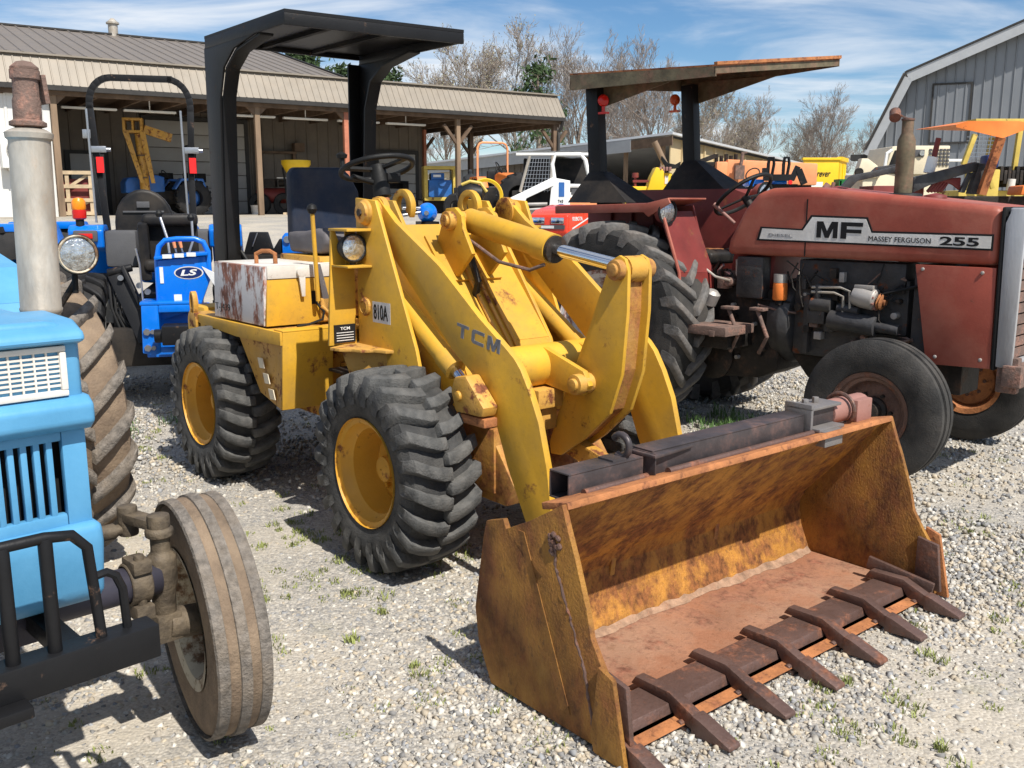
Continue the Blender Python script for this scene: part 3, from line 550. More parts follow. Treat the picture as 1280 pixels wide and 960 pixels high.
sw = part('steering_wheel', 'rubber', LD, lambda m: (m.tube([C0+(u*math.cos(a)+Vector((0,1,0))*math.sin(a))*.19 for a in np.linspace(0, 2*math.pi, 48, endpoint=False)], .0145, 10, True), [m.bar(C0-d*.01, C0+(u*math.cos(a)+Vector((0,1,0))*math.sin(a))*.18-d*.005, .035, .014, d) for a in (.4, 2.6, 4.7)]))
part('spinner_knob', 'rubber', sw, lambda m: (m.cyl(C0+Vector((-.06,-.17,0)), C0+Vector((-.065,-.17,.05)), .012), m.lathe([(.001,-.02),(.026,-.012),(.03,.005),(.001,.022)], C0+Vector((-.066,-.17,.062)), (0,0,1), 16)))
# canopy with two rear posts
cn = part('canopy_roof', 'black_paint', LD, lambda m: (m.prism([(-2.24,-.50),(-1.25,-.50),(-1.16,.50),(-2.24,.50)], 'z', 2.452, 2.468),))
part('canopy_rim', 'black_paint', cn, lambda m: (m.box(-2.235,-1.25,-.502,-.482,2.40,2.453), m.box(-2.235,-1.17,.482,.502,2.40,2.453), m.prism([(-1.27,-.50),(-1.25,-.50),(-1.16,.50),(-1.18,.50)], 'z', 2.395, 2.4515), m.box(-2.24,-2.22,-.48,.48,2.425,2.4515)), .004)
for y in (-.16, .16): part('roof_stiffener', 'black_matte', cn, lambda m: m.box(-2.21,-1.24,y-.015,y+.015,2.432,2.4515))
for s in (-1, 1):
    y = lambda v: s*v
    def post(m):
        o = [(-2.28,.93),(-2.255,2.40),(-2.20,2.445),(-1.56,2.445),(-1.56,2.405),(-1.86,2.36),(-2.0,2.28),(-2.07,2.12),(-2.11,1.6),(-2.13,.93)]
        m.prism(o, 'y', y(.50), y(.487))
        m.prism([(-2.28,.93),(-2.255,2.40),(-2.24,2.40),(-2.265,.93)], 'y', y(.487), y(.41))
        m.prism([(-2.13,.93),(-2.11,1.6),(-2.07,2.12),(-2.0,2.28),(-1.86,2.36),(-1.56,2.405),(-1.56,2.39),(-1.85,2.345),(-1.985,2.27),(-2.055,2.12),(-2.095,1.6),(-2.115,.93)], 'y', y(.487), y(.41))
    part('canopy_post', 'black_paint', LD, post, .004)
# ------------------------------------------------------------ old red tractor with rusty canopy (x forward, y to its left, right front tyre at y = 0..0.2)
T = thing('red_tractor', 'faded red old tractor with exhaust stack and rusty flat canopy', 'tractor', (2.079, 5.061, 0), -46)
wheel(T, (-.13,.10,.402), -1, .405, .20, .205, 'rib', 'tyre_old', 'steel_brown', dish=.30, hub='grease', bolts=6, hubr=.06)
wheel(T, (-.13,1.52,.402), 1, .405, .20, .205, 'rib', 'tyre_old', 'rust_orange', dish=.62, hub='steel_brown', bolts=8, hubr=.05)
wheel(T, (-2.15,.24,.715), -1, .72, .42, .36, 'ag', 'tyre_old', 'white_rust', 'lug_old', dish=.35, hub='grease')
wheel(T, (-2.15,1.38,.715), 1, .72, .42, .36, 'ag', 'tyre_old', 'white_rust', 'lug_old', dish=.35, hub='grease')
part('front_axle', 'grease', T, lambda m: (m.bar((-.13,.22,.46),(-.13,1.40,.46),.10,.11), m.cyl((-.13,.22,.32),(-.13,.22,.60),.04), m.cyl((-.13,1.40,.32),(-.13,1.40,.60),.04), m.box(-.32,.12,.66,.94,.44,.66)), .01)
part('front_weight_bracket', 'pipe_rust', T, lambda m: (m.box(.36,.47,.50,.56,.52,.72), m.box(.40,.50,.46,1.14,.56,.68)), .01)
hb = [(-1.43,1.215),(-1.41,1.32),(-1.30,1.52),(-1.20,1.625),(-1.10,1.652),(-.85,1.655),(-.3,1.60),(.31,1.535),(.31,1.215)]
hd = part('hood', 'red_mf', T, lambda m: m.prism(hb, 'y', .50, 1.10), .055, seg=4)
part('hood_seam', 'rubber', hd, lambda m: m.sheet([[(-.845,.4985,1.225),(-.838,.4985,1.225),(-.838,.4985,1.58),(-.845,.4985,1.58)]], .004))
def strip(m):
    m.prism([(-1.19,1.315),(-1.165,1.405),(-.87,1.395),(-.81,1.482),(-.44,1.472),(-.405,1.392),(.283,1.387),(.283,1.298)], 'y', .498, .4945)
part('decal_border', 'ink', hd, strip)
dc_ = part('decal', 'decal_white', hd, lambda m: m.prism([(-1.168,1.326),(-1.15,1.394),(-.86,1.385),(-.80,1.470),(-.45,1.461),(-.412,1.380),(.272,1.376),(.272,1.309)], 'y', .4965, .4925))
Y_ = .492
block('MF', dc_, (-.765,Y_,1.345), (1,0,-.02), (0,0,1), .30, .10, .02, 'ink')
text('DIESEL', dc_, (-1.10,Y_,1.345), (1,0,-.02), (0,0,1), .17, .018, 'ink_grey', .0)
text('MASSEY FERGUSON', dc_, (-.425,Y_,1.332), (1,0,-.015), (0,0,1), .37, .030, 'ink', 0)
text('255', dc_, (-.005,Y_,1.320), (1,0,-.015), (0,0,1), .215, .050, 'ink', .03)
part('side_panel', 'red_mf', T, lambda m: m.prism([(-.135,1.205),(.31,1.205),(.325,.645),(-.03,.633)], 'y', .512, .498), .004)
for x, z in ((-.09,1.18),(.24,1.175),(.02,.68),(.27,.69)): part('panel_bolt', 'alu', T, lambda m: m.lathe([(.011,0),(.009,.006),(.001,.008)], (x,.498,z), (0,-1,0), 10))
part('side_panel', 'red_mf', T, lambda m: m.prism([(-.135,1.205),(.31,1.205),(.325,.645),(-.03,.633)], 'y', 1.088, 1.102), .004)
part('hood_gasket', 'rubber', T, lambda m: m.prism([(.312,1.535),(.335,1.535),(.352,.64),(.327,.64)], 'y', .492, 1.108), .012)
ns = part('nose_frame', 'nose_grey', T, lambda m: (m.prism([(.336,1.45),(.365,1.53),(.44,1.53),(.44,.66),(.353,.66)], 'y', .49, .52), m.prism([(.336,1.45),(.365,1.53),(.44,1.53),(.44,.66),(.353,.66)], 'y', 1.08, 1.11), m.box(.345,.44,.52,1.08,1.475,1.53), m.box(.36,.44,.52,1.08,.66,.70)), .012)
part('grille', 'pipe_rust', ns, lambda m: [m.box(.405,.415,.521,1.079,.71+k*.062,.762+k*.062) for k in range(12)])
part('grille_backing', 'black_matte', ns, lambda m: m.box(.37,.38,.521,1.079,.70,1.475))
for y in (.585, 1.015):
    l = part('headlight', 'chrome', ns, lambda m: m.lathe([(.05,-.03),(.085,0),(.092,.012),(.08,.016)], (.418,y,1.34), (1,0,0), 24)); part('lens', 'lamp_glass', l, lambda m: m.lathe([(.08,.012),(.05,.022),(.001,.028)], (.418,y,1.34), (1,0,0), 24))
ex = part('exhaust_stack', 'muffler_old', T, lambda m: m.lathe([(.052,0),(.054,.30),(.052,.36),(.034,.40),(.034,.475)], (-.375,.80,1.57), (0,0,1), 26, cap=True))
part('rain_cap', 'steel_brown', ex, lambda m: (m.lathe([(.038,0),(.04,.012),(.001,.018)], (-.375,.80,2.045), (0,0,1), 18), m.bar((-.36,.78,2.05),(-.43,.76,2.085),.03,.012), m.cyl((-.43,.74,2.06),(-.45,.78,2.10),.034)), .003)
part('stack_gasket', 'rubber', hd, lambda m: m.lathe([(.05,.012),(.11,.006),(.12,-.012)], (-.375,.80,1.605), (0,0,1), 24))
for x in (-.83, -.20): part('filler_cap', 'red_dark', hd, lambda m: m.lathe([(.03,-.02),(.03,.012),(.068,.016),(.062,.032),(.001,.046)], (x,.86,1.62-.05*(x > -.5)), (0,0,1), 24))
# engine side, seen through the open bay
part('engine_block', 'engine_grey', T, lambda m: (m.box(-.95,-.20,.60,1.0,.58,1.10), m.box(-.92,-.22,.58,.78,1.02,1.20), m.box(-.16,-.03,.56,1.04,.60,1.20)), .015)
part('oil_sump', 'grease', T, lambda m: m.prism([(-1.0,.60),(-.2,.60),(-.25,.45),(-.85,.42)], 'y', .64, .98), .02)
part('bell_housing', 'engine_grey', T, lambda m: (m.lathe([(.20,-.10),(.27,-.09),(.29,0),(.27,.06),(.20,.08)], (-1.02,.80,.78), (1,0,0), 32, cap=True), m.box(-.86,-.82,.555,.60,.60,.98), m.box(-1.06,-1.02,.53,.56,.70,.80)), .008)
part('gearbox', 'grease', T, lambda m: (m.prism([(-2.3,.50),(-2.3,1.02),(-1.75,1.08),(-1.05,.98),(-1.05,.45),(-1.20,.38),(-1.75,.34)], 'y', .60, 1.0), m.cyl((-2.15,.42,.715),(-2.15,1.2,.715),.13), m.lathe([(.05,-.03),(.16,-.02),(.17,.02),(.10,.05)], (-1.55,.59,.50), (0,-1,0), 24, cap=True)), .02)
part('instrument_cowl', 'red_dark', T, lambda m: m.prism([(-1.44,1.22),(-1.46,1.10),(-1.35,.95),(-1.15,.95),(-1.12,1.22)], 'y', .62, .98), .015)
part('battery_cover', 'engine_grey', T, lambda m: m.box(-1.345,-1.145,.515,.62,.93,1.205), .012)
fl = part('fuel_filter', 'alu', T, lambda m: m.cyl((-1.03,.55,1.045),(-1.03,.55,1.10),.045)); part('filter_bowl', 'orange', fl, lambda m: m.lathe([(.043,0),(.047,.01),(.047,.10),(.043,.115)], (-1.03,.55,.93), (0,0,1), 20, cap=True), .002); part('filter_base', 'black_paint', fl, lambda m: m.cyl((-1.03,.55,.90),(-1.03,.55,.93),.03))
al = part('alternator', 'alu', T, lambda m: (m.lathe([(.03,-.10),(.06,-.09),(.068,-.03),(.066,.04),(.05,.055)], (-.42,.54,.985), (1,0,-.18), 24, cap=True), m.box(-.50,-.38,.50,.56,1.04,1.065)), .003)
part('pulley', 'rust_orange', al, lambda m: m.lathe([(.045,0),(.052,.006),(.04,.014),(.052,.022),(.045,.028),(.02,.03),(.02,.045)], (-.355,.54,.973), (1,0,-.18), 24, cap=True))
part('fan_slots', 'pinkish', al, lambda m: [m.bar((-.372,.54+.035*math.cos(a),.976+.035*math.sin(a)),(-.372,.54+.062*math.cos(a),.976+.062*math.sin(a)),.012,.014,(1,0,0)) for a in np.linspace(0,6.28,10)[:-1]])
part('starter_motor', 'engine_grey', T, lambda m: (m.cyl((-.66,.54,.835),(-.36,.54,.815),.062), m.cyl((-.36,.54,.815),(-.22,.54,.805),.032), m.cyl((-.62,.55,.91),(-.48,.55,.90),.03)), .004)
part('injection_pump', 'engine_grey', T, lambda m: (m.cyl((-.80,.56,.92),(-.66,.56,.92),.05), m.cyl((-.76,.55,.96),(-.76,.55,1.05),.022), m.box(-.82,-.70,.53,.58,.80,.88)), .006)
for i, pth in enumerate(([(-.80,.54,1.03),(-.60,.53,1.04),(-.54,.53,1.02),(-.53,.53,.90)],[(-.80,.54,1.0),(-.64,.53,1.005),(-.58,.53,.985),(-.575,.53,.86)],[(-.90,.53,1.18),(-.94,.52,1.10),(-.92,.52,1.02),(-.86,.53,.96)],[(-.86,.53,1.18),(-.88,.52,1.08),(-.87,.52,.98),(-.85,.53,.90)],[(-.98,.53,1.19),(-.84,.53,1.10),(-.80,.53,1.03)],[(-.52,.54,1.04),(-.55,.53,1.02),(-.55,.53,.96),(-.50,.53,.93)],[(-.35,.54,.93),(-.345,.53,.86),(-.30,.54,.80)])):
    part('engine_pipe', 'galv' if i < 2 else 'grease', T, lambda m: m.tube(pth, .009 if i < 2 else .005, 6))
for k in range(22):
    x, z = random.uniform(-.95,-.2), random.uniform(.62,1.17); w, h = random.uniform(.02,.07), random.uniform(.02,.07)
    part('engine_fitting', random.choice(['grease','engine_grey','alu','pipe_rust']), T, (lambda m: m.box(x,x+w,.545,.60,z,z+h)) if k % 2 else (lambda m: m.cyl((x,.545,z),(x,.62,z),w*.4,n=10)), .004)
for k in range(16):
    x, z = random.uniform(-1.1,-.2), random.uniform(.75,1.18); e_ = [random.uniform(-.12,.12) for _ in range(6)]
    part('engine_hose', random.choice(['rubber','grease','rubber','pipe_rust']), T, lambda m: m.tube([(x,.545,z),(x+e_[0],.53,z+e_[1]*.5),(x+e_[2],.535,z+e_[3]*.6),(x+e_[4]*1.5,.56,z+e_[5])], random.choice([.005,.007,.011]), 6))
for k in range(14):
    x, z = random.uniform(-1.45,-1.05), random.uniform(.5,.95); part('gearbox_bolt', 'alu' if k % 4 == 0 else 'grease', T, lambda m: m.cyl((x,.565,z),(x,.605,z),.014,n=8))
# fenders, steps, controls
nf = part('fender', 'red_mf', T, lambda m: (m.prism([(-2.66,1.535),(-1.82,1.555),(-1.64,1.590),(-1.62,1.555),(-1.80,1.465),(-1.84,1.495),(-2.66,1.480)], 'y', .12, .135), m.prism([(-2.66,1.52),(-1.82,1.54),(-1.64,1.58),(-1.64,1.592),(-1.82,1.556),(-2.66,1.537)], 'y', .135, .56)), .004)
part('fender_face', 'red_dark', nf, lambda m: m.sheet([[(-1.75,.18,1.50),(-1.75,.56,1.50),(-1.56,.56,1.08),(-1.58,.18,1.10)], [(-1.58,.18,1.10),(-1.56,.56,1.08),(-1.53,.56,.66),(-1.54,.18,.62)]], .01))
part('fender_inner', 'red_dark', nf, lambda m: (m.prism([(-2.72,1.53),(-1.75,1.54),(-1.60,1.10),(-1.60,.70),(-1.75,.70),(-2.0,.95),(-2.72,1.0)], 'y', .555, .57), [m.box(-2.5+k*.2,-2.47+k*.2,.53,.555,1.1,1.51) for k in range(4)]))
part('fender_edge', 'red_mf', nf, lambda m: m.tube([(-1.72,.17,1.50),(-1.565,.17,1.10),(-1.53,.17,.62)], .012))
l = part('fender_lamp', 'red_dark', nf, lambda m: (m.lathe([(.03,-.10),(.075,-.05),(.085,0),(.075,.004)], (-1.70,.20,1.50), (1,-.12,0), 24)))
part('lens', 'lamp_glass', l, lambda m: m.lathe([(.074,0),(.045,.012),(.001,.018)], (-1.70,.20,1.50), (1,-.12,0), 24)); part('lamp_ring', 'rubber', l, lambda m: m.lathe([(.085,-.004),(.088,.008),(.073,.008)], (-1.70,.20,1.50), (1,-.12,0), 24))
ff = part('fender', 'red_dark', T, lambda m: (m.prism([(-2.75,1.66),(-1.75,1.66),(-1.62,1.62),(-1.55,1.10),(-1.57,.70),(-2.75,.90)], 'y', 1.05, 1.065), m.box(-2.75,-1.75,1.065,1.50,1.645,1.66), m.sheet([[(-1.75,1.065,1.655),(-1.75,1.5,1.655),(-1.56,1.5,1.12),(-1.56,1.065,1.12)]], .012)), .004)
l = part('fender_lamp', 'red_mf', ff, lambda m: m.lathe([(.03,-.12),(.08,-.05),(.09,0),(.078,.004)], (-1.62,1.28,1.62), (1,-.1,0), 24)); part('lens', 'lamp_glass', l, lambda m: m.lathe([(.077,0),(.045,.012),(.001,.018)], (-1.62,1.28,1.62), (1,-.1,0), 24)); part('lamp_ring', 'rubber', l, lambda m: m.lathe([(.09,-.004),(.094,.008),(.076,.008)], (-1.62,1.28,1.62), (1,-.1,0), 24))
sp = part('foot_step', 'pipe_rust', T, lambda m: (m.box(-1.62,-1.18,.16,.50,.705,.765), m.box(-1.30,-1.26,.15,.16,.70,.74)), .006)
part('step_bracket', 'grease', sp, lambda m: m.box(-1.7,-1.25,.30,.62,.60,.70), .01)
for x, y in ((-1.28,.34),(-1.10,.40)):
    part('pedal', 'pipe_rust', T, lambda m: (m.box(x-.05,x+.05,y-.02,y+.05,.865,.885), m.tube([(x,y,.87),(x+.08,y,.70),(x,y+.04,.58)], .014)), .003)
st = part('seat', 'vinyl_black', T, lambda m: m.prism([(-2.02,1.13),(-2.05,1.21),(-1.85,1.20),(-1.66,1.24),(-1.58,1.21),(-1.60,1.13)], 'y', .57, 1.03), .03, seg=3)
part('backrest', 'vinyl_blue', st, lambda m: m.prism([(-1.98,1.20),(-2.12,1.56),(-2.17,1.56),(-2.06,1.20)], 'y', .60, 1.0), .025, seg=3); part('seat_tear', 'rust_orange', st, lambda m: m.prism([(-1.86,.66),(-1.70,.64),(-1.64,.80),(-1.76,.86)], 'z', 1.222, 1.238), .004)
d = Vector((-.62,0,.78)).normalized(); u = Vector((.78,0,.62)).normalized(); C0 = Vector((-1.50,.80,1.615))
sw = part('steering_wheel', 'rubber', T, lambda m: (m.tube([C0+(u*math.cos(a)+Vector((0,1,0))*math.sin(a))*.215 for a in np.linspace(0, 2*math.pi, 44, endpoint=False)], .014, 8, True), [m.bar(C0-d*.03, C0+(u*math.cos(a)+Vector((0,1,0))*math.sin(a))*.21, .022, .01, d) for a in (1.57, 3.7, 5.8)]))
part('steering_column', 'grease', sw, lambda m: m.cyl(C0-d*.28, C0-d*.02, .028))
part('throttle_lever', 'pinkish', T, lambda m: (m.cyl((-1.47,.66,1.42),(-1.58,.62,1.52),.012), m.cyl((-1.58,.62,1.52),(-1.61,.61,1.55),.016)))
for k in range(5): part('gear_lever', 'steel' if k % 2 else 'grease', T, lambda m: m.tube([(-1.56+.03*k,.60+.02*k,.96),(-1.55+.03*k,.56,1.10),(-1.50+.03*k,.55,1.17-.03*k)], .01, 6))
part('brake_reservoir', 'alu', T, lambda m: m.lathe([(.02,0),(.05,.02),(.055,.10),(.03,.12)], (-1.52,.45,.86), (.4,0,1), 18, cap=True))
part('hydraulic_valves', 'pipe_rust', T, lambda m: (m.box(-1.56,-1.36,.60,.75,1.0,1.10), m.box(-1.50,-1.42,.52,.6,.98,1.06), m.cyl((-1.40,.58,1.03),(-1.40,.50,1.03),.03)), .008)
part('hydraulic_hose', 'galv', T, lambda m: (m.tube([(-1.30,.56,1.20),(-1.27,.54,1.10),(-1.31,.54,1.03),(-1.36,.55,1.08),(-1.37,.56,1.18)], .011), m.tube([(-1.60,.5,1.12),(-1.50,.5,1.06),(-1.38,.5,1.04)], .009)))
# canopy
RN, FN, FF, RF = Vector((-2.60,.20,2.465)), Vector((-1.36,.20,2.405)), Vector((-1.13,1.35,2.535)), Vector((-2.46,1.35,2.525))
cy = part('canopy_roof', 'orange_rust', T, lambda m: m.sheet([[RN,FN,FF,RF]], .012))
def skirt(m):
    D = Vector((0,0,-.005))
    for a, b, da, db, t_ in ((RN,FN,.11,.065,(0,.012,0)),(FN,FF,.05,.045,(-.012,0,0)),(RF,FF,.10,.05,(0,-.012,0)),(RN,RF,.10,.10,(.012,0,0))):
        t_ = Vector(t_); q = [a+D,b+D,b+Vector((0,0,-db)),a+Vector((0,0,-da))]; m.add(q+[p+t_ for p in q], [(0,1,2,3),(7,6,5,4),(0,4,5,1),(1,5,6,2),(2,6,7,3),(3,7,4,0)])
part('canopy_skirt', 'muffler_old', cy, skirt)
part('canopy_edge', 'rust_orange', cy, lambda m: (m.bar(FN+Vector((0,0,.012)),FF+Vector((0,0,.012)),.03,.02), m.bar(FF+Vector((0,0,.008)),RF+Vector((0,0,.008)),.03,.014)))
for y, x0, zt, zb in ((.36,-2.50,2.38,1.56),(1.24,-2.30,2.45,1.66)):
    rx = .10 if y < 1 else -.12
    po = part('canopy_post', 'black_paint', T, lambda m: m.bar((x0,y,zt),(x0+.06,y,zb),.085,.11,(1,0,0)), .005)
    part('post_gusset', 'muffler_old', po, lambda m: m.prism([(x0-.10,zt+.02),(x0+.75,zt+.01),(x0+.05,zt-.14),(x0-.06,zt-.14)], 'y', y+.03, y+.042))
    part('post_boot', 'black_matte', po, lambda m: m.add([(x0-.10,y-.17,zb),(x0+.46,y-.17,zb),(x0+.46,y+.17,zb),(x0-.10,y+.17,zb),(x0+.0,y-.05,zb+.22),(x0+.12,y-.05,zb+.22),(x0+.12,y+.05,zb+.22),(x0+.0,y+.05,zb+.22)], [(0,1,5,4),(1,2,6,5),(2,3,7,6),(3,0,4,7),(4,5,6,7)]))
    part('reflector_lamp', 'red_lens' if y < 1 else 'refl_orange', po, lambda m: (m.lathe([(.001,-.02),(.032,-.016),(.043,0),(.034,.015),(.001,.02)], (x0+rx,y-.02,zt-.10), (1,-.6,0), 20), m.cyl((x0+rx,y-.02,zt-.19),(x0+rx,y-.02,zt-.14),.012), m.box(x0+rx-.04,x0+rx+.04,y-.04,y,zt-.195,zt-.18)))

# ------------------------------------------------------------ old light blue tractor (front wheel contact at the origin, x forward, body at y < 0)
T = thing('blue_tractor', 'weathered light blue tractor with silver muffler, black bumper and muddy tyres', 'tractor', (-.875, 2.539, 0), -45.5)
fw = wheel(T, (-.075,.035,.358), 1, .356, .15, .19, 'plain', 'tyre_mud', 'rim_pale', dish=.30, hub='knuckle', bolts=5, hubr=.06)
ty = [c for c in fw.children if c.name.startswith('tyre')][0]
for y in (-.058, 0, .058):
    part('tread_rib', 'lug_mud', ty, lambda m: m.lathe([(.344,y-.018),(.358-abs(y)*.10,y-.014),(.360-abs(y)*.10,y+.014),(.344,y+.018)], (0,0,0), (0,1,0), 72, closed=True))
fw.rotation_euler = (R(2), 0, R(-11))
wheel(T, (0,-1.24,.385), -1, .388, .185, .205, 'rib', 'tyre_mud', 'rim_pale', dish=.30, hub='knuckle', bolts=5, hubr=.06)
wheel(T, (-1.98,.215,.62), 1, .64, .36, .33, 'ag', 'tyre_mud', 'rim_pale', 'lug_mud', dish=.3, hub='knuckle')
wheel(T, (-1.98,-1.46,.62), -1, .64, .36, .33, 'ag', 'tyre_mud', 'rim_pale', 'lug_mud', dish=.3, hub='knuckle')
part('front_axle', 'axle_black', T, lambda m: (m.cyl((0,-.14,.545),(0,-1.10,.545),.048), m.box(-.09,.09,-.78,-.46,.50,.66)), .006)
kn = part('steering_knuckle', 'knuckle', T, lambda m: (m.lathe([(.024,-.20),(.030,-.17),(.033,-.05),(.040,-.03),(.040,.045),(.026,.06),(.026,.10),(.038,.105),(.038,.125),(.02,.135)], (0,-.125,.555), (0,0,1), 20, cap=True), m.cyl((0,-.125,.40),(0,-.02,.385),.045), m.box(-.035,.035,-.16,-.09,.36,.44)), .006)
part('axle_clamp', 'knuckle', kn, lambda m: (m.lathe([(.052,-.03),(.060,-.025),(.060,.025),(.052,.03)], (0,-.20,.545), (0,1,0), 20, closed=True), m.box(-.02,.06,-.225,-.175,.585,.62), m.box(-.02,.06,-.225,-.175,.455,.495), m.cyl((.035,-.20,.44),(.035,-.20,.635),.014,n=8)), .004)
part('steering_arm', 'knuckle', kn, lambda m: (m.bar((0,-.125,.69),(-.12,-.16,.695),.05,.028), m.cyl((-.12,-.16,.64),(-.12,-.16,.725),.027), m.cyl((0.0,-.125,.68),(0.0,-.125,.72),.03)), .006)
part('tie_rod', 'knuckle', T, lambda m: (m.cyl((-.12,-.16,.66),(-.12,-1.05,.66),.016), m.cyl((-.12,-.20,.66),(-.12,-.30,.66),.022)))
CY, HW = -.625, .262                                      # hood centre line and half width
def rr(m, x0, x1, hw, z0, z1, rad, seg=5):
    o = []
    for cx, cz, a0 in ((CY+hw-rad, z1-rad, 0), (CY-hw+rad, z1-rad, 90)):
        for k in range(seg+1): a = R(a0+90*k/seg); o.append((cx+rad*math.cos(a), cz+rad*math.sin(a)))
    o += [(CY-hw, z0), (CY+hw, z0)]; m.prism(o, 'x', x0, x1)
hd = part('hood', 'blue_old', T, lambda m: rr(m, -1.25, .20, HW, 1.085, 1.292, .07), .018, seg=3)
part('hood_brow', 'blue_old', hd, lambda m: (m.prism([(-.02,1.296),(.17,1.290),(.225,1.268),(.235,1.246),(.20,1.236),(-.02,1.236)], 'y', CY-HW-.004, CY+HW+.004)), .016, seg=3)
part('nose_ledge', 'blue_old', T, lambda m: m.prism([(.0,1.118),(.205,1.118),(.232,1.10),(.232,1.055),(.205,1.035),(.0,1.035)], 'y', CY-HW-.012, CY+HW+.012), .012, seg=3)
gp = part('grille_panel', 'blue_old', T, lambda m: (m.box(.165,.190,CY-HW,CY-HW+.055,.80,1.036), m.box(.165,.190,CY+HW-.055,CY+HW,.80,1.036), m.box(.165,.190,CY-HW+.055,CY+HW-.055,1.012,1.036), m.box(.165,.190,CY-HW+.055,CY+HW-.055,.80,.838)), .006)
y = CY-HW+.055; W_ = 2*HW-.11; n = 15
for k in range(n-1): part('grille_bar', 'blue_old', gp, lambda m: m.box(.167,.188,y+W_*(k+1)/n-.0075,y+W_*(k+1)/n+.0075,.83,1.02), .005)
part('grille_backing', 'black_matte', gp, lambda m: (m.box(.11,.12,CY-HW+.01,CY+HW-.01,.78,1.24)))
part('nose_side', 'blue_old', gp, lambda m: (m.box(-.10,.165,CY+HW-.012,CY+HW,.80,1.036), m.box(-.10,.165,CY-HW,CY-HW+.012,.80,1.036)), .004)
part('nose_base', 'blue_old', T, lambda m: m.prism([(-.10,.81),(.215,.81),(.222,.76),(.20,.63),(.17,.60),(-.10,.60)], 'y', CY-HW+.004, CY+HW+.014), .022, seg=3)
wg = part('headlight_grille', 'white_dirty', T, lambda m: [m.prism(q, 'x', .178, .212) for q in ([(CY-HW+.035,1.12),(CY+HW-.035,1.12),(CY+HW-.035,1.134),(CY-HW+.035,1.134)],[(CY-HW+.035,1.222),(CY+HW-.035,1.222),(CY+HW-.035,1.236),(CY-HW+.035,1.236)],[(CY+HW-.05,1.134),(CY+HW-.035,1.134),(CY+HW-.035,1.222),(CY+HW-.05,1.222)],[(CY-HW+.035,1.134),(CY-HW+.05,1.134),(CY-HW+.05,1.222),(CY-HW+.035,1.222)])], .004)
for k in range(1, 8): part('grille_slat', 'white_dirty', wg, lambda m: m.box(.186,.206,CY-HW+.05,CY+HW-.05,1.134+.088*k/8-.0025,1.134+.088*k/8+.0025))
for k in range(1, 16): part('grille_slat', 'white_dirty', wg, lambda m: m.box(.184,.2065,CY-HW+.05+(2*HW-.1)*k/16-.002,CY-HW+.05+(2*HW-.1)*k/16+.002,1.134,1.222))
part('nose_pillar', 'blue_old', T, lambda m: (m.cyl((.175,CY+HW-.018,1.115),(.175,CY+HW-.018,1.24),.022), m.cyl((.175,CY-HW+.018,1.115),(.175,CY-HW+.018,1.24),.022)))
part('engine', 'grease', T, lambda m: (m.box(-1.2,-.05,CY-.18,CY+.18,.55,1.07), m.box(-2.2,-1.2,CY-.22,CY+.22,.42,1.0), m.cyl((-1.98,.15,.62),(-1.98,CY*2-.15,.62),.12)), .02)
bp_ = part('bumper', 'black_paint', T, lambda m: (m.box(.33,.40,CY*2+.31,-.31,.515,.595), m.box(.02,.33,CY-.17,CY-.12,.535,.585), m.box(.02,.33,CY+.12,CY+.17,.535,.585)), .005)
part('bumper_step', 'black_paint', bp_, lambda m: m.box(.40,.45,CY-.20,CY+.02,.50,.525), .004)
part('guard_rail', 'black_paint', bp_, lambda m: m.tube([(.37,CY*2+.44,.59),(.37,CY*2+.44,.80),(.37,CY*2+.47,.84),(.37,CY*2+.52,.853),(.37,-.53,.853),(.37,-.475,.845),(.37,-.445,.81),(.37,-.43,.59)], .0125, 10))
for y in (-.53, -.615, -.70, -.785): part('guard_bar', 'black_paint', bp_, lambda m: m.cyl((.37,y,.59),(.37,y,.852),.015), .002)
part('guard_loop', 'black_paint', bp_, lambda m: m.tube([(.36,-.43,.735),(.36,-.405,.738),(.36,-.385,.725),(.36,-.372,.69),(.36,-.368,.59)], .010, 8))
mu = part('muffler', 'galv', T, lambda m: m.lathe([(.035,-.02),(.054,0),(.056,.01),(.0535,.015),(.0535,.47),(.060,.476),(.062,.49),(.045,.50),(.030,.505)], (-.40,-.245,1.25), (.0,.022,1), 30, cap=True))
part('exhaust_pipe', 'pipe_rust', mu, lambda m: m.lathe([(.034,0),(.047,.004),(.047,.014),(.036,.02),(.036,.07),(.033,.08),(.033,.125),(.038,.127),(.038,.15),(.032,.153)], (-.40,-.234,1.755), (.0,.022,1), 24, cap=True))
part('rain_flap', 'pipe_rust', mu, lambda m: (m.bar((-.40,-.192,1.895),(-.40,-.185,1.82),.05,.012,(0,1,0)), m.lathe([(.036,0),(.036,.006),(.02,.02),(.001,.024)], (-.40,-.231,1.907), (0,0,1), 18)))
part('exhaust_elbow', 'pipe_rust', mu, lambda m: m.tube([(-.40,-.245,1.24),(-.40,-.25,1.16),(-.41,-.30,1.09),(-.42,-.44,1.06)], .03))
fd = part('rear_mudguard', 'blue_old', T, lambda m: m.sheet([[(-1.98+.72*math.cos(R(a)),.12,.62+.72*math.sin(R(a))),(-1.98+.72*math.cos(R(a)),-.05,.62+.72*math.sin(R(a))),(-1.98+.72*math.cos(R(a+20)),-.05,.62+.72*math.sin(R(a+20))),(-1.98+.72*math.cos(R(a+20)),.12,.62+.72*math.sin(R(a+20)))] for a in range(30, 150, 20)], .008))
l = part('work_lamp', 'rubber', T, lambda m: (m.lathe([(.015,-.07),(.05,-.05),(.076,-.012),(.08,.01),(.072,.014)], (-1.45,.245,1.355), (1,-.1,0), 28), m.cyl((-1.50,.245,1.20),(-1.49,.245,1.29),.012)))
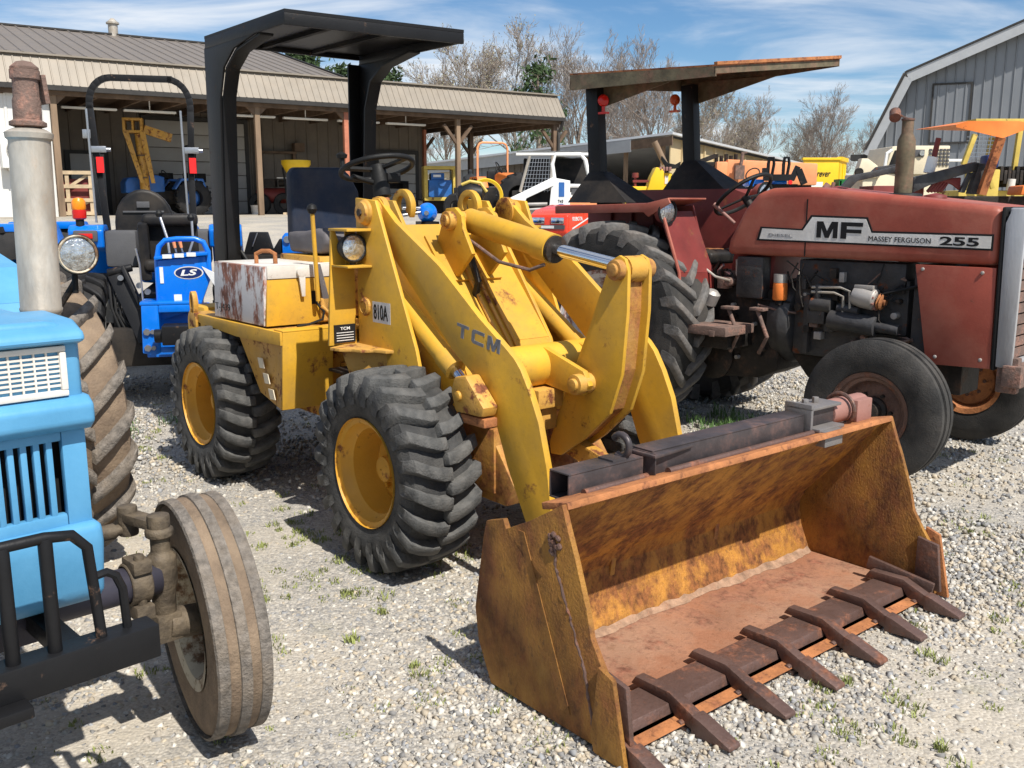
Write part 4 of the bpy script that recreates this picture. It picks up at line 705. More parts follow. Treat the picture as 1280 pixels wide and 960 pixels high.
part('lens', 'lamp_glass', l, lambda m: m.lathe([(.066,.010),(.045,.016),(.001,.02)], (-1.45,.245,1.355), (1,-.1,0), 28)); part('lamp_ring', 'rim_pale', l, lambda m: m.lathe([(.066,.014),(.072,.018),(.076,.012)], (-1.45,.245,1.355), (1,-.1,0), 28))
part('lamp_stalk', 'grease', T, lambda m: m.tube([(-1.50,.245,1.24),(-1.55,.18,1.12),(-1.75,.10,1.20)], .014))

# ------------------------------------------------------------ bright blue backhoe tractor seen from behind (x to the picture's right, y away)
T = thing('backhoe_tractor', 'bright blue compact tractor with black roll bar and rear backhoe seat', 'tractor', (-2.87, 7.7, 0), 15)
def turned(fn):                                         # wheels are built about the y axis: turn a quarter for a tractor that runs along y
    w = fn(); w.rotation_euler = (0, 0, R(90)); return w
for s in (-1, 1):
    w = wheel(T, (s*.56,.15,.50), 1, .50, .30, .26, 'ag', 'tyre_black', 'white', 'tyre_black', dish=.3, hub=None); w.rotation_euler = (0, 0, R(-90 if s > 0 else 90))
    w = wheel(T, (s*.50,1.75,.33), 1, .33, .20, .17, 'ag', 'tyre_black', 'white', 'tyre_black', dish=.3, hub=None); w.rotation_euler = (0, 0, R(-90 if s > 0 else 90))
    f = part('fender', 'blue_ls', T, lambda m: (m.prism([(.0,1.20),(-.02,1.345),(.05,1.385),(.25,1.385),(.62,1.20),(.72,.95),(.66,.95),(.55,1.15),(.22,1.33),(.06,1.32),(.06,1.20)], 'x', min(s*.40,s*.66), max(s*.40,s*.66))), .02, seg=3)
    part('lamp_housing', 'plastic_grey', f, lambda m: m.box(s*.53-.09,s*.53+.09,-.035,-.005,1.255,1.345), .015)
    part('tail_light', 'red_lens', f, lambda m: m.box(s*.53-.055,s*.53+.055,-.045,-.034,1.28,1.32), .005)
    part('console_panel', 'plastic_grey', T, lambda m: m.box(min(s*.16,s*.40),max(s*.16,s*.40),.02,.50,1.05,1.34), .03)
b = part('beacon', 'red_lens', T, lambda m: m.lathe([(.04,0),(.052,.01),(.054,.06),(.05,.075)], (-.575,.06,1.43), (0,0,1), 24, cap=True)); part('beacon_top', 'amber', b, lambda m: m.lathe([(.050,.075),(.054,.085),(.052,.14),(.035,.165),(.001,.172)], (-.575,.06,1.43), (0,0,1), 24)); part('beacon_stem', 'rubber', b, lambda m: m.cyl((-.575,.06,1.37),(-.575,.06,1.43),.032))
rp = [(-.40,.3,1.20),(-.43,.3,1.75)]+[(-.45,.3,1.97),(-.47,.3,2.30)]+[(-.47+.17-.17*math.cos(R(a)),.3,2.35+.20*math.sin(R(a))) for a in range(0, 91, 15)]+[(.30-.17+.17*math.sin(R(a)),.3,2.35+.20*math.cos(R(a))) for a in range(0, 91, 15)]+[(.30,.3,2.30),(.285,.3,1.97)]+[(.275,.3,1.75),(.27,.3,1.20)]
def hoop(m):
    for a, b2 in zip(rp, rp[1:]): m.bar(a, Vector(b2)+(Vector(b2)-Vector(a))*.10, .05, .048, (0,1,0))
ro = part('roll_bar', 'black_paint', T, hoop, .004)
for x in (-.435, .28):
    part('reflector', 'red_tape', ro, lambda m: m.box(x-.012,x+.042,.255,.268,1.80,1.925)); part('hinge_bolt', 'steel', ro, lambda m: (m.cyl((x-.06,.29,1.985),(x+.10,.29,1.985),.016), m.box(x-.05,x+.07,.25,.26,1.96,2.01)), .003)
    part('grab_rail', 'steel', ro, lambda m: m.cyl((x-.045,.24,1.40),(x-.055,.25,2.30),.009))
part('latch_plate', 'steel', ro, lambda m: m.box(-.535,-.475,.26,.275,2.07,2.14), .003)
st = part('seat', 'vinyl_black', T, lambda m: m.box(-.30,.16,.35,.85,1.02,1.14), .05, seg=3)
part('backrest', 'vinyl_black', st, lambda m: m.prism([(-.34,1.15),(-.34,1.38)]+[(-.11+.23*math.cos(R(a)),1.40+.27*math.sin(R(a))) for a in range(180, -1, -15)]+[(.12,1.15)], 'x', .20, .30) if 0 else m.add(*(lambda o: ([(p,.22,q) for p,q in o]+[(p,.32,q) for p,q in o], [tuple(range(len(o))), tuple(range(2*len(o)-1,len(o)-1,-1))]+[(i,i+len(o),(i+1)%len(o)+len(o),(i+1)%len(o)) for i in range(len(o))]))([(-.34,1.15),(-.34,1.38)]+[(-.11+.23*math.cos(R(a)),1.40+.27*math.sin(R(a))) for a in range(180, -1, -15)]+[(.12,1.15)])), .03, seg=3)
part('seat_pocket', 'plastic_grey', st, lambda m: (m.box(-.27,.05,.205,.218,1.48,1.495), m.box(-.16,-.06,.20,.218,1.52,1.57)), .004)
bs = part('backhoe_seat', 'vinyl_black', T, lambda m: m.box(-.09,.33,-.24,.1,1.02,1.12), .04, seg=3); part('headrest', 'vinyl_black', bs, lambda m: m.box(-.09,.33,-.22,-.08,1.38,1.475), .04, seg=3)
part('seat_side', 'vinyl_black', bs, lambda m: m.prism([(-.26,1.40),(-.16,1.42),(-.10,1.15),(-.14,.95),(-.22,.95),(-.20,1.15)], 'x', -.12, -.04) , .03)
part('seat_back_pad', 'black_matte', bs, lambda m: m.box(-.08,.32,-.12,-.05,1.10,1.40), .02)
cs = part('control_console', 'blue_ls', T, lambda m: m.prism([(.06,1.14),(.40,1.17),(.42,.98),(.34,.78),(.05,.69)], 'y', -.72, -.52), .008)
tp = part('console_top', 'blue_ls', cs, lambda m: m.prism([(.04,1.145),(.42,1.175),(.42,1.20),(.04,1.17)], 'y', -.76, -.50), .006)
for k in range(3): part('sticker', 'label', tp, lambda m: m.box(.10+k*.085,.165+k*.085,-.7625,-.7605,1.155+k*.006,1.185+k*.006))
dl = part('decal', 'decal_white', cs, lambda m: m.add(*(lambda o: ([(p,-.7225,q) for p,q in o]+[(p,-.7205,q) for p,q in o], [tuple(range(20)), tuple(range(39,19,-1))]+[(i,i+20,(i+1)%20+20,(i+1)%20) for i in range(20)]))([(.275+.105*math.cos(a),1.045+.048*math.sin(a)) for a in np.linspace(0,2*math.pi,20,endpoint=False)])))
part('decal_field', 'navy', dl, lambda m: m.add(*(lambda o: ([(p,-.7245,q) for p,q in o]+[(p,-.7222,q) for p,q in o], [tuple(range(20)), tuple(range(39,19,-1))]+[(i,i+20,(i+1)%20+20,(i+1)%20) for i in range(20)]))([(.275+.095*math.cos(a),1.045+.041*math.sin(a)) for a in np.linspace(0,2*math.pi,20,endpoint=False)])))
text('LS', dl, (.215,-.7255,1.022), (1,0,.04), (0,0,1), .12, .045, 'label', .03, shear=.2)
for x, z, w, h in ((.16,.83,.055,.055),(.17,.76,.10,.05),(.07,.97,.025,.12),(-.03,.76,.09,.055)): part('sticker', 'label', cs, lambda m: m.box(x,x+w,-.7245,-.7215,z,z+h))
part('console_handle', 'blue_ls', T, lambda m: m.tube([(.05,-.70,.80),(.055,-.70,1.15),(.075,-.70,1.24),(.12,-.70,1.285),(.20,-.70,1.295),(.33,-.70,1.295),(.39,-.70,1.27),(.42,-.70,1.20),(.42,-.70,1.0)], .02, 10))
for p, q, h in (((.13,-.5,1.18),(.07,-.42,1.46),1),((.27,-.5,1.18),(.30,-.42,1.43),1)):
    lv = part('control_lever', 'steel', T, lambda m: m.tube([p, ((p[0]+q[0])/2+.02,-.48,(p[2]+q[2])/2-.03), q], .010)); part('lever_knob', 'rubber', lv, lambda m: m.lathe([(.001,-.03),(.02,-.025),(.028,0),(.018,.02),(.001,.028)], Vector(q)+Vector((-.005,0,.02)), (0,0,1), 16))
for x in (.19, .235):
    lv = part('control_lever', 'steel', T, lambda m: m.cyl((x,-.6,1.18),(x-.01,-.6,1.23),.006)); part('lever_knob', 'orange_pale', lv, lambda m: m.cyl((x-.01,-.6,1.225),(x-.02,-.6,1.28),.011,.014))
part('white_flap', 'white', T, lambda m: m.sheet([[(.37,-.72,1.09),(.49,-.78,1.03),(.49,-.78,.87),(.45,-.76,.96)]], .006))
part('hand_rod', 'steel', T, lambda m: m.tube([(-.085,-.5,.80),(-.09,-.5,1.10),(-.11,-.5,1.22)], .008))
fr = part('backhoe_frame', 'blue_ls', T, lambda m: (m.box(-.08,.36,-.80,-.50,.815,.84), m.prism([(-.07,.815),(-.08,.46),(.0,.44),(.05,.46),(.05,.815)], 'y', -.80, -.76), m.prism([(.05,.46),(.05,.50),(.40,.50),(.40,.46)], 'y', -.80, -.76), m.prism([(.05,.76),(.05,.815),(.40,.815),(.40,.76)], 'y', -.80, -.76), m.box(-.07,.4,-.62,-.5,.40,.80)), .01)
for z in (.62, .50): part('frame_bolt', 'steel', fr, lambda m: (m.cyl((-.04,-.82,z),(-.04,-.78,z),.026,n=6), m.cyl((.0,-.82,z),(.0,-.78,z),.018,n=6)))
part('swing_pivot', 'black_paint', fr, lambda m: (m.cyl((.02,-.9,.60),(.34,-.9,.60),.05), m.box(.08,.30,-1.0,-.8,.54,.68)), .01)
bm_ = part('boom', 'black_paint', T, lambda m: (m.bar((-.31,-.20,1.04),(-.08,-.42,.50),.13,.05,(0,1,0)), m.bar((-.24,-.24,1.06),(-.02,-.44,.55),.03,.09,(0,1,0)), m.cyl((-.36,-.22,1.02),(-.18,-.22,1.06),.03)), .006)
part('hydraulic_hose', 'rubber', bm_, lambda m: [m.tube([(-.36+k*.03,-.2,.95),(-.34+k*.03,-.3,.75-k*.03),(-.28+k*.04,-.3,.55),(-.2+k*.04,-.34,.42)], .011) for k in range(5)])
part('valve_block', 'grease', T, lambda m: (m.box(-.34,-.16,-.25,-.05,.42,.70), [m.cyl((-.36+.05*k,-.27,.48+.07*(k % 3)),(-.36+.05*k,-.22,.48+.07*(k % 3)),.018,n=6) for k in range(6)]), .006)
for x, y, z in ((-.26,-.30,.985),(-.12,-.4,.93),(-.06,-.4,.88)): part('pivot_bolt', 'steel', T, lambda m: m.cyl((x,y,z),(x,y+.05,z),.022))
part('chassis', 'black_matte', T, lambda m: (m.box(-.22,.22,0,2.0,.35,.80), m.box(-.35,.35,-.4,.2,.30,.60), m.cyl((-.5,1.75,.33),(.5,1.75,.33),.05), m.cyl((-.5,.15,.5),(.5,.15,.5),.09)), .02)
part('hood', 'blue_ls', T, lambda m: m.prism([(.95,.85),(.95,1.33),(1.25,1.36),(2.0,1.24),(2.1,1.1),(2.1,.75)], 'x', -.26, .26), .05, seg=3)
part('steering_wheel', 'rubber', T, lambda m: m.tube([(-.05+.18*math.cos(a),.95+.09*math.sin(a),1.36+.14*math.sin(a)) for a in np.linspace(0,6.28,24,endpoint=False)], .013, 8, True))
# ------------------------------------------------------------ buildings
def corr(m, A, B, H, pitch=.3, rib=.05, dep=.025, nrm=None):
    A, B, H = Vector(A), Vector(B), Vector(H); d = B-A; l = d.length; d.normalize(); n = Vector(nrm) if nrm else d.cross(H).normalized(); k = max(1, round(l/pitch)); p = l/k; V = []
    for i in range(k):
        for s_, o in ((0, 0), (p*.5-rib, 0), (p*.5-rib*.55, dep), (p*.5+rib*.55, dep), (p*.5+rib, 0)): V.append(A+d*(i*p+s_)+n*o)
    V.append(B); c = len(V); b = len(m.v)
    m.v += [tuple(v) for v in V]+[tuple(v+H) for v in V]; m.f += [(b+i, b+i+1, b+c+i+1, b+c+i) for i in range(c-1)]
    return m
BN = thing('equipment_barn', 'long tan metal barn with deep open porch, corrugated awning and posts', 'barn', (2.05, 38.48, 0), 34.3)
FL, EV, XL = 1.17, 4.9, -34
part('awning', 'awning_tan', BN, lambda m: (corr(m, (XL,0,EV), (.05,0,EV), (0,.55,.86), .235, .025, .02, (0,-.84,.54)),))
part('awning_cap', 'awning_tan', BN, lambda m: (m.bar((XL,.55,5.79),(.1,.55,5.79),.24,.05),))
part('gutter', 'trim_dark', BN, lambda m: m.box(XL,.05,-.06,.10,EV-.14,EV-.004))
part('awning_return', 'awning_tan', BN, lambda m: m.sheet([[(.06,0,EV),(.06,8,EV),(.06,7.4,5.76),(.06,.55,5.76)]], .03))
rf = part('roof', 'roof_tan', BN, lambda m: (corr(m, (XL,.6,5.82), (-9.1,.6,5.82), (0,7.4,1.87), .42, .035, .03, (0,-.245,.97)), m.sheet([[(XL,15,5.8),(-9.1,15,5.8),(-9.1,8,7.69),(XL,8,7.69)]], .04)))
part('ridge_cap', 'trim_dark', rf, lambda m: m.bar((XL,8,7.71),(-9.05,8,7.71),.3,.06)); part('verge_trim', 'trim_dark', rf, lambda m: m.bar((-9.08,.6,5.83),(-9.08,8,7.70),.06,.10))
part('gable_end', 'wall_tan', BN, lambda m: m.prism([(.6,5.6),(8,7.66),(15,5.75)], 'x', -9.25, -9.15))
part('porch_ceiling', 'wood_dark', BN, lambda m: (m.box(XL,.03,.12,8.2,4.86,4.89), [m.box(x,x+.08,.2,8,4.62,4.858) for x in np.arange(XL+.5, 0, 1.25)]))
part('porch_roof', 'roof_tan', BN, lambda m: m.box(-9.0,.03,.6,8.2,5.70,5.74))
vt = part('roof_vent', 'galv', rf, lambda m: (m.cyl((-14.9,8,7.55),(-14.9,8,8.08),.17), m.cyl((-14.9,8,8.08),(-14.9,8,8.14),.23), m.cyl((-14.9,8,8.14),(-14.9,8,8.28),.21,.06)))
part('beam', 'wood_dark', BN, lambda m: (m.box(-30,.0,.16,.30,4.64,4.80), m.box(-.12,.0,.30,8.0,4.55,4.78)))
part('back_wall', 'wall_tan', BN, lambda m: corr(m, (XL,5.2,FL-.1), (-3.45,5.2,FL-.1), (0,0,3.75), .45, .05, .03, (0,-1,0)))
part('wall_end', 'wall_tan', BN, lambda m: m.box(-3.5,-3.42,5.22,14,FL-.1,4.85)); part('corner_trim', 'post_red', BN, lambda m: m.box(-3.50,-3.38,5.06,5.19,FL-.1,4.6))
part('front_wall', 'wall_white', BN, lambda m: corr(m, (XL,.35,FL-.2), (-18.5,.35,FL-.2), (0,0,3.7), .45, .05, .03, (0,-1,0)))
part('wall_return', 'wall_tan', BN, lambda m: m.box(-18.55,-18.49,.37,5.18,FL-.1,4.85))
part('porch_slab', 'concrete', BN, lambda m: m.box(-32,1.0,-.15,9,FL-.6,FL+.01))
def odoor(x0, x1, zt, secs, name='overhead_door'):
    d = part(name, 'trim_dark', BN, lambda m: (m.box(x0-.14,x0,5.08,5.17,FL,zt+.14), m.box(x1,x1+.14,5.08,5.17,FL,zt+.14), m.box(x0,x1,5.08,5.17,zt,zt+.14)))
    h = (zt-FL-.02)/secs
    for k in range(secs):
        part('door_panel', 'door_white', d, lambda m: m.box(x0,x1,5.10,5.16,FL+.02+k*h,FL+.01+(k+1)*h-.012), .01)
    for xx in np.linspace(x0+.35, x1-.85, 3): part('door_window', 'black_matte', d, lambda m: m.box(xx,xx+.5,5.085,5.099,FL+.02+h*2.2+.1,FL+.02+h*2.2+.42))
    return d
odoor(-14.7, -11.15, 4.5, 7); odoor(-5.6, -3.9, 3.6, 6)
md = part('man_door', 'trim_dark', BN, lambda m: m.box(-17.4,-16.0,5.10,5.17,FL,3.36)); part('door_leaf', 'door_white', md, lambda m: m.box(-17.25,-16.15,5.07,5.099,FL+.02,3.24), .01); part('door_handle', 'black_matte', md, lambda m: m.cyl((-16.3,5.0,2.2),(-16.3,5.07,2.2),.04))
for x, y, w, mt in ((-12.35,.3,.17,'wood'), (-9.22,.3,.16,'post_red'), (-4.72,.3,.16,'wood'), (-.25,.3,.18,'wood_dark'), (.0-.25,6.6,.2,'wood_dark'), (-2.75,6.6,.2,'wood_dark'), (-18.4,.3,.17,'wood')):
    p = part('post', mt, BN, lambda m: m.box(x-w/2,x+w/2,y-w/2,y+w/2,FL-.6,4.70), .008)
    if x > -6: part('knee_brace', 'wood_dark', p, lambda m: (m.bar((x,y,3.7),(x-.6,y,4.42),.11,.11), m.bar((x,y,3.7),(x+.6,y,4.42),.11,.11)))
    else: part('post_cap', 'wood_dark', p, lambda m: m.prism([(x-.35,4.64),(x+.35,4.64),(x+.1,4.40),(x-.1,4.40)], 'y', y-.06, y+.06))
part('downpipe', 'trim_dark', BN, lambda m: m.tube([(-.05,-.02,4.78),(-.05,.1,4.5),(-.12,.2,4.35),(-.14,.15,4.2),(-.14,.15,FL)], .06))
for x, y in ((-17.2,1.5),(-15.4,1.5),(-12.2,1.2),(-10.3,1.2),(-8.3,1.2),(-6.4,1.2)): part('strip_light', 'fluoro', BN, lambda m: (m.box(x-.8,x+.8,y-.09,y+.09,4.40,4.47), m.box(x-.02,x+.02,y-.02,y+.02,4.47,4.86)), .02)
part('wall_bracket', 'wood_dark', BN, lambda m: (m.box(-10.6,-9.2,4.9,5.15,3.45,3.53), m.box(-9.3,-9.2,5.0,5.15,3.0,3.45), m.box(-10.75,-10.55,5.0,5.15,FL,4.5), m.box(-9.3,-8.9,4.8,5.1,3.53,3.85)))
BW = lambda x, y, z=FL: Vector((2.05+x*math.cos(R(34.3))-y*math.sin(R(34.3)), 38.48+x*math.sin(R(34.3))+y*math.cos(R(34.3)), z))
a = thing('air_conditioner', 'white outdoor fan unit on the barn wall', 'fan unit', BW(-19.35, -.08, 2.55), 34.3)
part('case', 'white', a, lambda m: m.box(-.55,.55,-.02,.40,0,.95), .03); part('fan_guard', 'galv', a, lambda m: (m.lathe([(.36,0),(.38,-.02),(.36,-.03)], (-.05,-.02,.48), (0,1,0), 28), [m.bar((-.05,-.03,.48),(-.05+.36*math.cos(t_),-.03,.48+.36*math.sin(t_)),.02,.01,(0,1,0)) for t_ in np.linspace(0,6.28,17)[:-1]])); part('fan_disc', 'plastic_grey', a, lambda m: m.cyl((-.05,-.021,.48),(-.05,-.024,.48),.35,n=28)); part('wall_arm', 'galv', a, lambda m: (m.box(-.4,-.35,.0,.42,-.06,0), m.box(.35,.4,.0,.42,-.06,0)))
# low open shed behind
C, Lf, Bk = at(838,171,43), at(520,209,60), at(1075,226,58)
zf = lambda p: 1.1
SH = thing('open_shed', 'low pole shed with white roof edge, dark open bays and beige end wall', 'shed', (0,0,0))
dF = (Lf-C); dB = (Bk-C)
def on(p, q, t, z=None): r = p.lerp(q, t); return Vector((r.x, r.y, r.z if z is None else z))
part('roof', 'roof_white', SH, lambda m: m.sheet([[C+Vector((0,-.6,.12)), Lf+Vector((-.3,-.6,.12)), Lf+dB+Vector((0,0,-2.0)), Bk+Vector((.4,0,.12))]], .10))
part('fascia', 'trim_grey', SH, lambda m: m.bar(on(C,Lf,.12)+Vector((0,-.62,-.22)), Lf+Vector((0,-.62,-.22)), .06, .55)); part('fascia_end', 'wood_dark', SH, lambda m: m.bar(C+Vector((0,-.6,-.2)), on(C,Lf,.12)+Vector((0,-.6,-.2)), .06, .4))
part('verge', 'trim_dark', SH, lambda m: m.bar(C+Vector((0,-.3,.02)), Bk+Vector((.3,0,.02)), .08, .16))
def ew(m):
    k = 22
    for i in range(k):
        a, b = on(C,Bk,i/k), on(C,Bk,(i+.9)/k); m.sheet([[Vector((a.x,a.y,.5)),Vector((b.x,b.y,.5)),b,a]], .06); a, b = on(C,Bk,(i+.9)/k), on(C,Bk,(i+1)/k); n_ = Vector((.05,-.06,0)); m.sheet([[Vector((a.x,a.y,.5))+n_,Vector((b.x,b.y,.5))+n_,b+n_,a+n_]], .1)
part('end_wall', 'wall_beige', SH, ew)
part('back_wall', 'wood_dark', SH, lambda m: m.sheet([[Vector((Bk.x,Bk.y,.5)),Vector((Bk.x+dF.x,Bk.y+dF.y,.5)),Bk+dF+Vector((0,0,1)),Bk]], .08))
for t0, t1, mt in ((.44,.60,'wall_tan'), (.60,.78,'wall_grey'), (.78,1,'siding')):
    a, b = on(C,Lf,t0), on(C,Lf,t1)
    if mt == 'siding':
        for k in range(9): part('siding_board', 'siding', SH, lambda m: m.sheet([[Vector((a.x,a.y,.8+k*.32)),Vector((b.x,b.y,.8+k*.32)),Vector((b.x,b.y-.06,1.10+k*.32)),Vector((a.x,a.y-.06,1.10+k*.32))]], .04))
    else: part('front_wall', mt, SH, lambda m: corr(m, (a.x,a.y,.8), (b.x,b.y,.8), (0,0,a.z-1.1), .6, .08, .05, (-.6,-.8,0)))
for t0 in (.02,.13,.25,.345,.44): p = on(C,Lf,t0); part('post', 'wood', SH, lambda m: m.box(p.x-.1,p.x+.1,p.y-.1,p.y+.1,.5,p.z-.1))
# grey gambrel barn on the right
O = at(1085,193,35); GB = thing('gambrel_barn', 'tall grey metal barn with gambrel gable and loft door', 'barn', (O.x, O.y, 0), -24)
def zs(u, v):
    d_ = at(u, v, 1)-Vector((0,0,CAM_H)); e_ = (math.cos(R(-24)), math.sin(R(-24))); n_ = (-e_[1], e_[0]); k_ = (O.x*n_[0]+O.y*n_[1])/(d_.x*n_[0]+d_.y*n_[1]); q_ = d_*k_
    return Vector((O.x+(q_.x-O.x)*e_[0]+(q_.y-O.y)*e_[1], 0, CAM_H+q_.z))
G = [(0,O.z),(zs(1135,97).x-O.x,zs(1135,97).z),(zs(1280,34).x-O.x,zs(1280,34).z),(8.6,9.0)]; G += [(17.2-p, q) for p, q in G[-2::-1]]
def gw(m):
    xs_ = np.arange(0, 17.2, .30)
    top = lambda x: np.interp(x, [p for p, q in G], [q for p, q in G])
    for i, x in enumerate(xs_):
        x1 = min(x+.30, 17.2); m.add([(x,0,.6),(x1-.05,0,.6),(x1-.05,0,top(x1-.05)),(x,0,top(x))], [(0,1,2,3)]); m.add([(x1-.05,0,.6),(x1-.035,-.04,.6),(x1-.015,-.04,.6),(x1,0,.6),(x1-.05,0,top(x1-.05)),(x1-.035,-.04,top(x1-.035)),(x1-.015,-.04,top(x1-.015)),(x1,0,top(x1))], [(0,1,5,4),(1,2,6,5),(2,3,7,6)])
part('gable_wall', 'wall_grey', GB, gw); part('side_wall', 'wall_grey', GB, lambda m: (m.box(0,.1,.02,20,.6,O.z), m.box(17.1,17.2,.02,20,.6,O.z)))
gr_ = part('roof', 'roof_tan', GB, lambda m: m.sheet([[(a[0]-.1,-.5,a[1]+.1),(b[0]-.1,-.5,b[1]+.1),(b[0]-.1,20,b[1]+.1),(a[0]-.1,20,a[1]+.1)] for a, b in zip(G, G[1:])], .10))
part('rake_trim', 'trim_grey', gr_, lambda m: [m.bar((a[0]+.02,-.52,a[1]-.06),(b[0]+.02,-.52,b[1]-.06),.06,.34) for a, b in zip(G, G[1:])]); part('rake_cap', 'trim_dark', gr_, lambda m: [m.bar((a[0]-.05,-.54,a[1]+.14),(b[0]-.05,-.54,b[1]+.14),.10,.06) for a, b in zip(G, G[1:])])
part('eave_end', 'trim_dark', gr_, lambda m: m.box(-.55,.1,-.5,.2,O.z-.22,O.z-.02))
x0, x1, z0, z1 = zs(1168,107).x-O.x, zs(1214,104).x-O.x, zs(1165,178).z, zs(1190,106).z
ld = part('loft_door', 'wall_grey', GB, lambda m: corr(m, (x0,-.07,z0), (x1,-.07,z0), (0,0,z1-z0), .3, .04, .03, (0,-1,0))); part('door_frame', 'trim_dark', ld, lambda m: (m.box(x0-.06,x0,-.12,-.045,z0-.06,z1+.06), m.box(x1,x1+.06,-.12,-.045,z0-.06,z1+.06), m.box(x0,x1,-.12,-.045,z1,z1+.06), m.box(x0,x1,-.12,-.045,z0-.06,z0)))

# ------------------------------------------------------------ things in and round the barn
def place(name, label, cat, u, v, Y, rz=0, group=None):
    p = at(u, v, Y); return thing(name, label, cat, (p.x, Y, gz(Y)), rz, group)
t = place('wooden_crate', 'open pale wooden crate with diagonal braces beside the barn door', 'crate', 89, 240, 29.6, 20); t.scale = (1.22,)*3
for x in (-.5, -.12, .42): part('upright', 'wood_pale', t, lambda m: m.box(x,x+.09,-.02,.02,0,1.12))
for z in (.05, .38, .72, 1.06): part('slat', 'wood_pale', t, lambda m: m.box(-.5,.51,-.045,-.022,z,z+.09))
for a, b in (((-.45,.12),(-.1,.42)),((-.05,.75),(.45,1.08)),((-.05,.15),(.45,.42))): part('brace', 'wood_pale', t, lambda m: m.bar((a[0],.035,a[1]),(b[0],.035,b[1]),.02,.07))
part('base', 'wood', t, lambda m: m.box(-.5,.51,.04,.9,0,.12)); part('contents', 'red_dark', t, lambda m: m.box(-.44,.44,.10,.8,.13,.95), .03)
t = place('jib_stand', 'yellow steel jib column with braced head inside the barn porch', 'hoist', 180, 200, 31.8, 15); t.scale = (1.02,)*3
part('column', 'yellow_worn', t, lambda m: m.cyl((0,0,0),(-.08,0,2.6),.15)); part('head', 'yellow_worn', t, lambda m: (m.box(-.55,.05,-.25,.25,3.0,3.08), m.box(-.55,-.47,-.25,.25,2.7,3.0), m.box(-.28,-.22,-.25,.25,2.7,3.0), m.box(-.03,.05,-.25,.25,2.7,3.0), m.box(-.55,.05,-.25,.25,2.62,2.7)), .01)
for x0_, x1_ in ((-.5,-.1),(.0,.22)): part('brace', 'yellow_worn', t, lambda m: m.prism([(x0_-.05,2.65),(x0_+.12,2.65),(x1_+.10,1.05),(x1_-.02,1.05)], 'y', -.26, -.20))
part('jib_arm', 'yellow_worn', t, lambda m: m.bar((.05,0,2.75),(.85,.3,2.5),.12,.26)); part('clamp_band', 'wood_dark', t, lambda m: [m.cyl((-.06,0,z),(-.062,0,z+.05),.17) for z in (1.2,1.9)])
t = place('spreader_hopper', 'yellow cone spreader hopper standing in the barn porch', 'spreader', 371, 230, 34.5, 10); t.scale = (1.12,)*3
part('hopper', 'yellow_bright', t, lambda m: (m.lathe([(.10,.95),(.43,1.55),(.46,1.60),(.46,1.72),(.43,1.72)], (0,0,0), (0,0,1), 28))); part('frame', 'black_paint', t, lambda m: [m.tube([(.42*s_,.1*k,1.5),(.35*s_,.1*k,.9),(.30*s_,.3*k,.1)], .025) for s_ in (-1,1) for k in (-1,1)]); part('spinner', 'yellow_bright', t, lambda m: m.lathe([(.05,.9),(.08,.5),(.30,.15),(.30,.10)], (0,0,0), (0,0,1), 20)); part('foot', 'wood_pale', t, lambda m: m.box(-.45,.2,-.25,.25,0,.09))
text('745', t, (-.05,-.41,1.38), (1,0,0), (0,.6,1), .28, .16, 'ink', .02)
t = place('pail', 'small white pail on the barn porch floor', 'bucket', 320, 262, 34.4); part('body', 'white_dirty', t, lambda m: m.lathe([(.001,.01),(.15,0),(.18,.34),(.19,.36),(.17,.36)], (0,0,0), (0,0,1), 20)); part('handle', 'steel', t, lambda m: m.tube([(-.18,0,.34),(-.1,-.15,.25),(.1,-.15,.25),(.18,0,.34)], .008))
t = place('compressor', 'dark red shop compressor with tyres by the barn wall', 'compressor', 343, 250, 35.3)
part('tank', 'red_dark', t, lambda m: m.cyl((-.6,0,.7),(.6,0,.7),.28,n=20), .03); part('motor', 'grease', t, lambda m: (m.box(-.3,.1,-.2,.2,1.0,1.3), m.cyl((.2,0,1.15),(.5,0,1.15),.13)), .02); part('gauge', 'white', t, lambda m: m.box(.15,.45,-.1,.1,1.32,1.36)); 
for x in (-.45,.45): part('tyre', 'tyre_black', t, lambda m: m.lathe([(.18,-.1),(.36,-.1),(.40,-.05),(.40,.05),(.36,.1),(.18,.1)], (x,-.35,.40), (0,1,0), 28, closed=True))
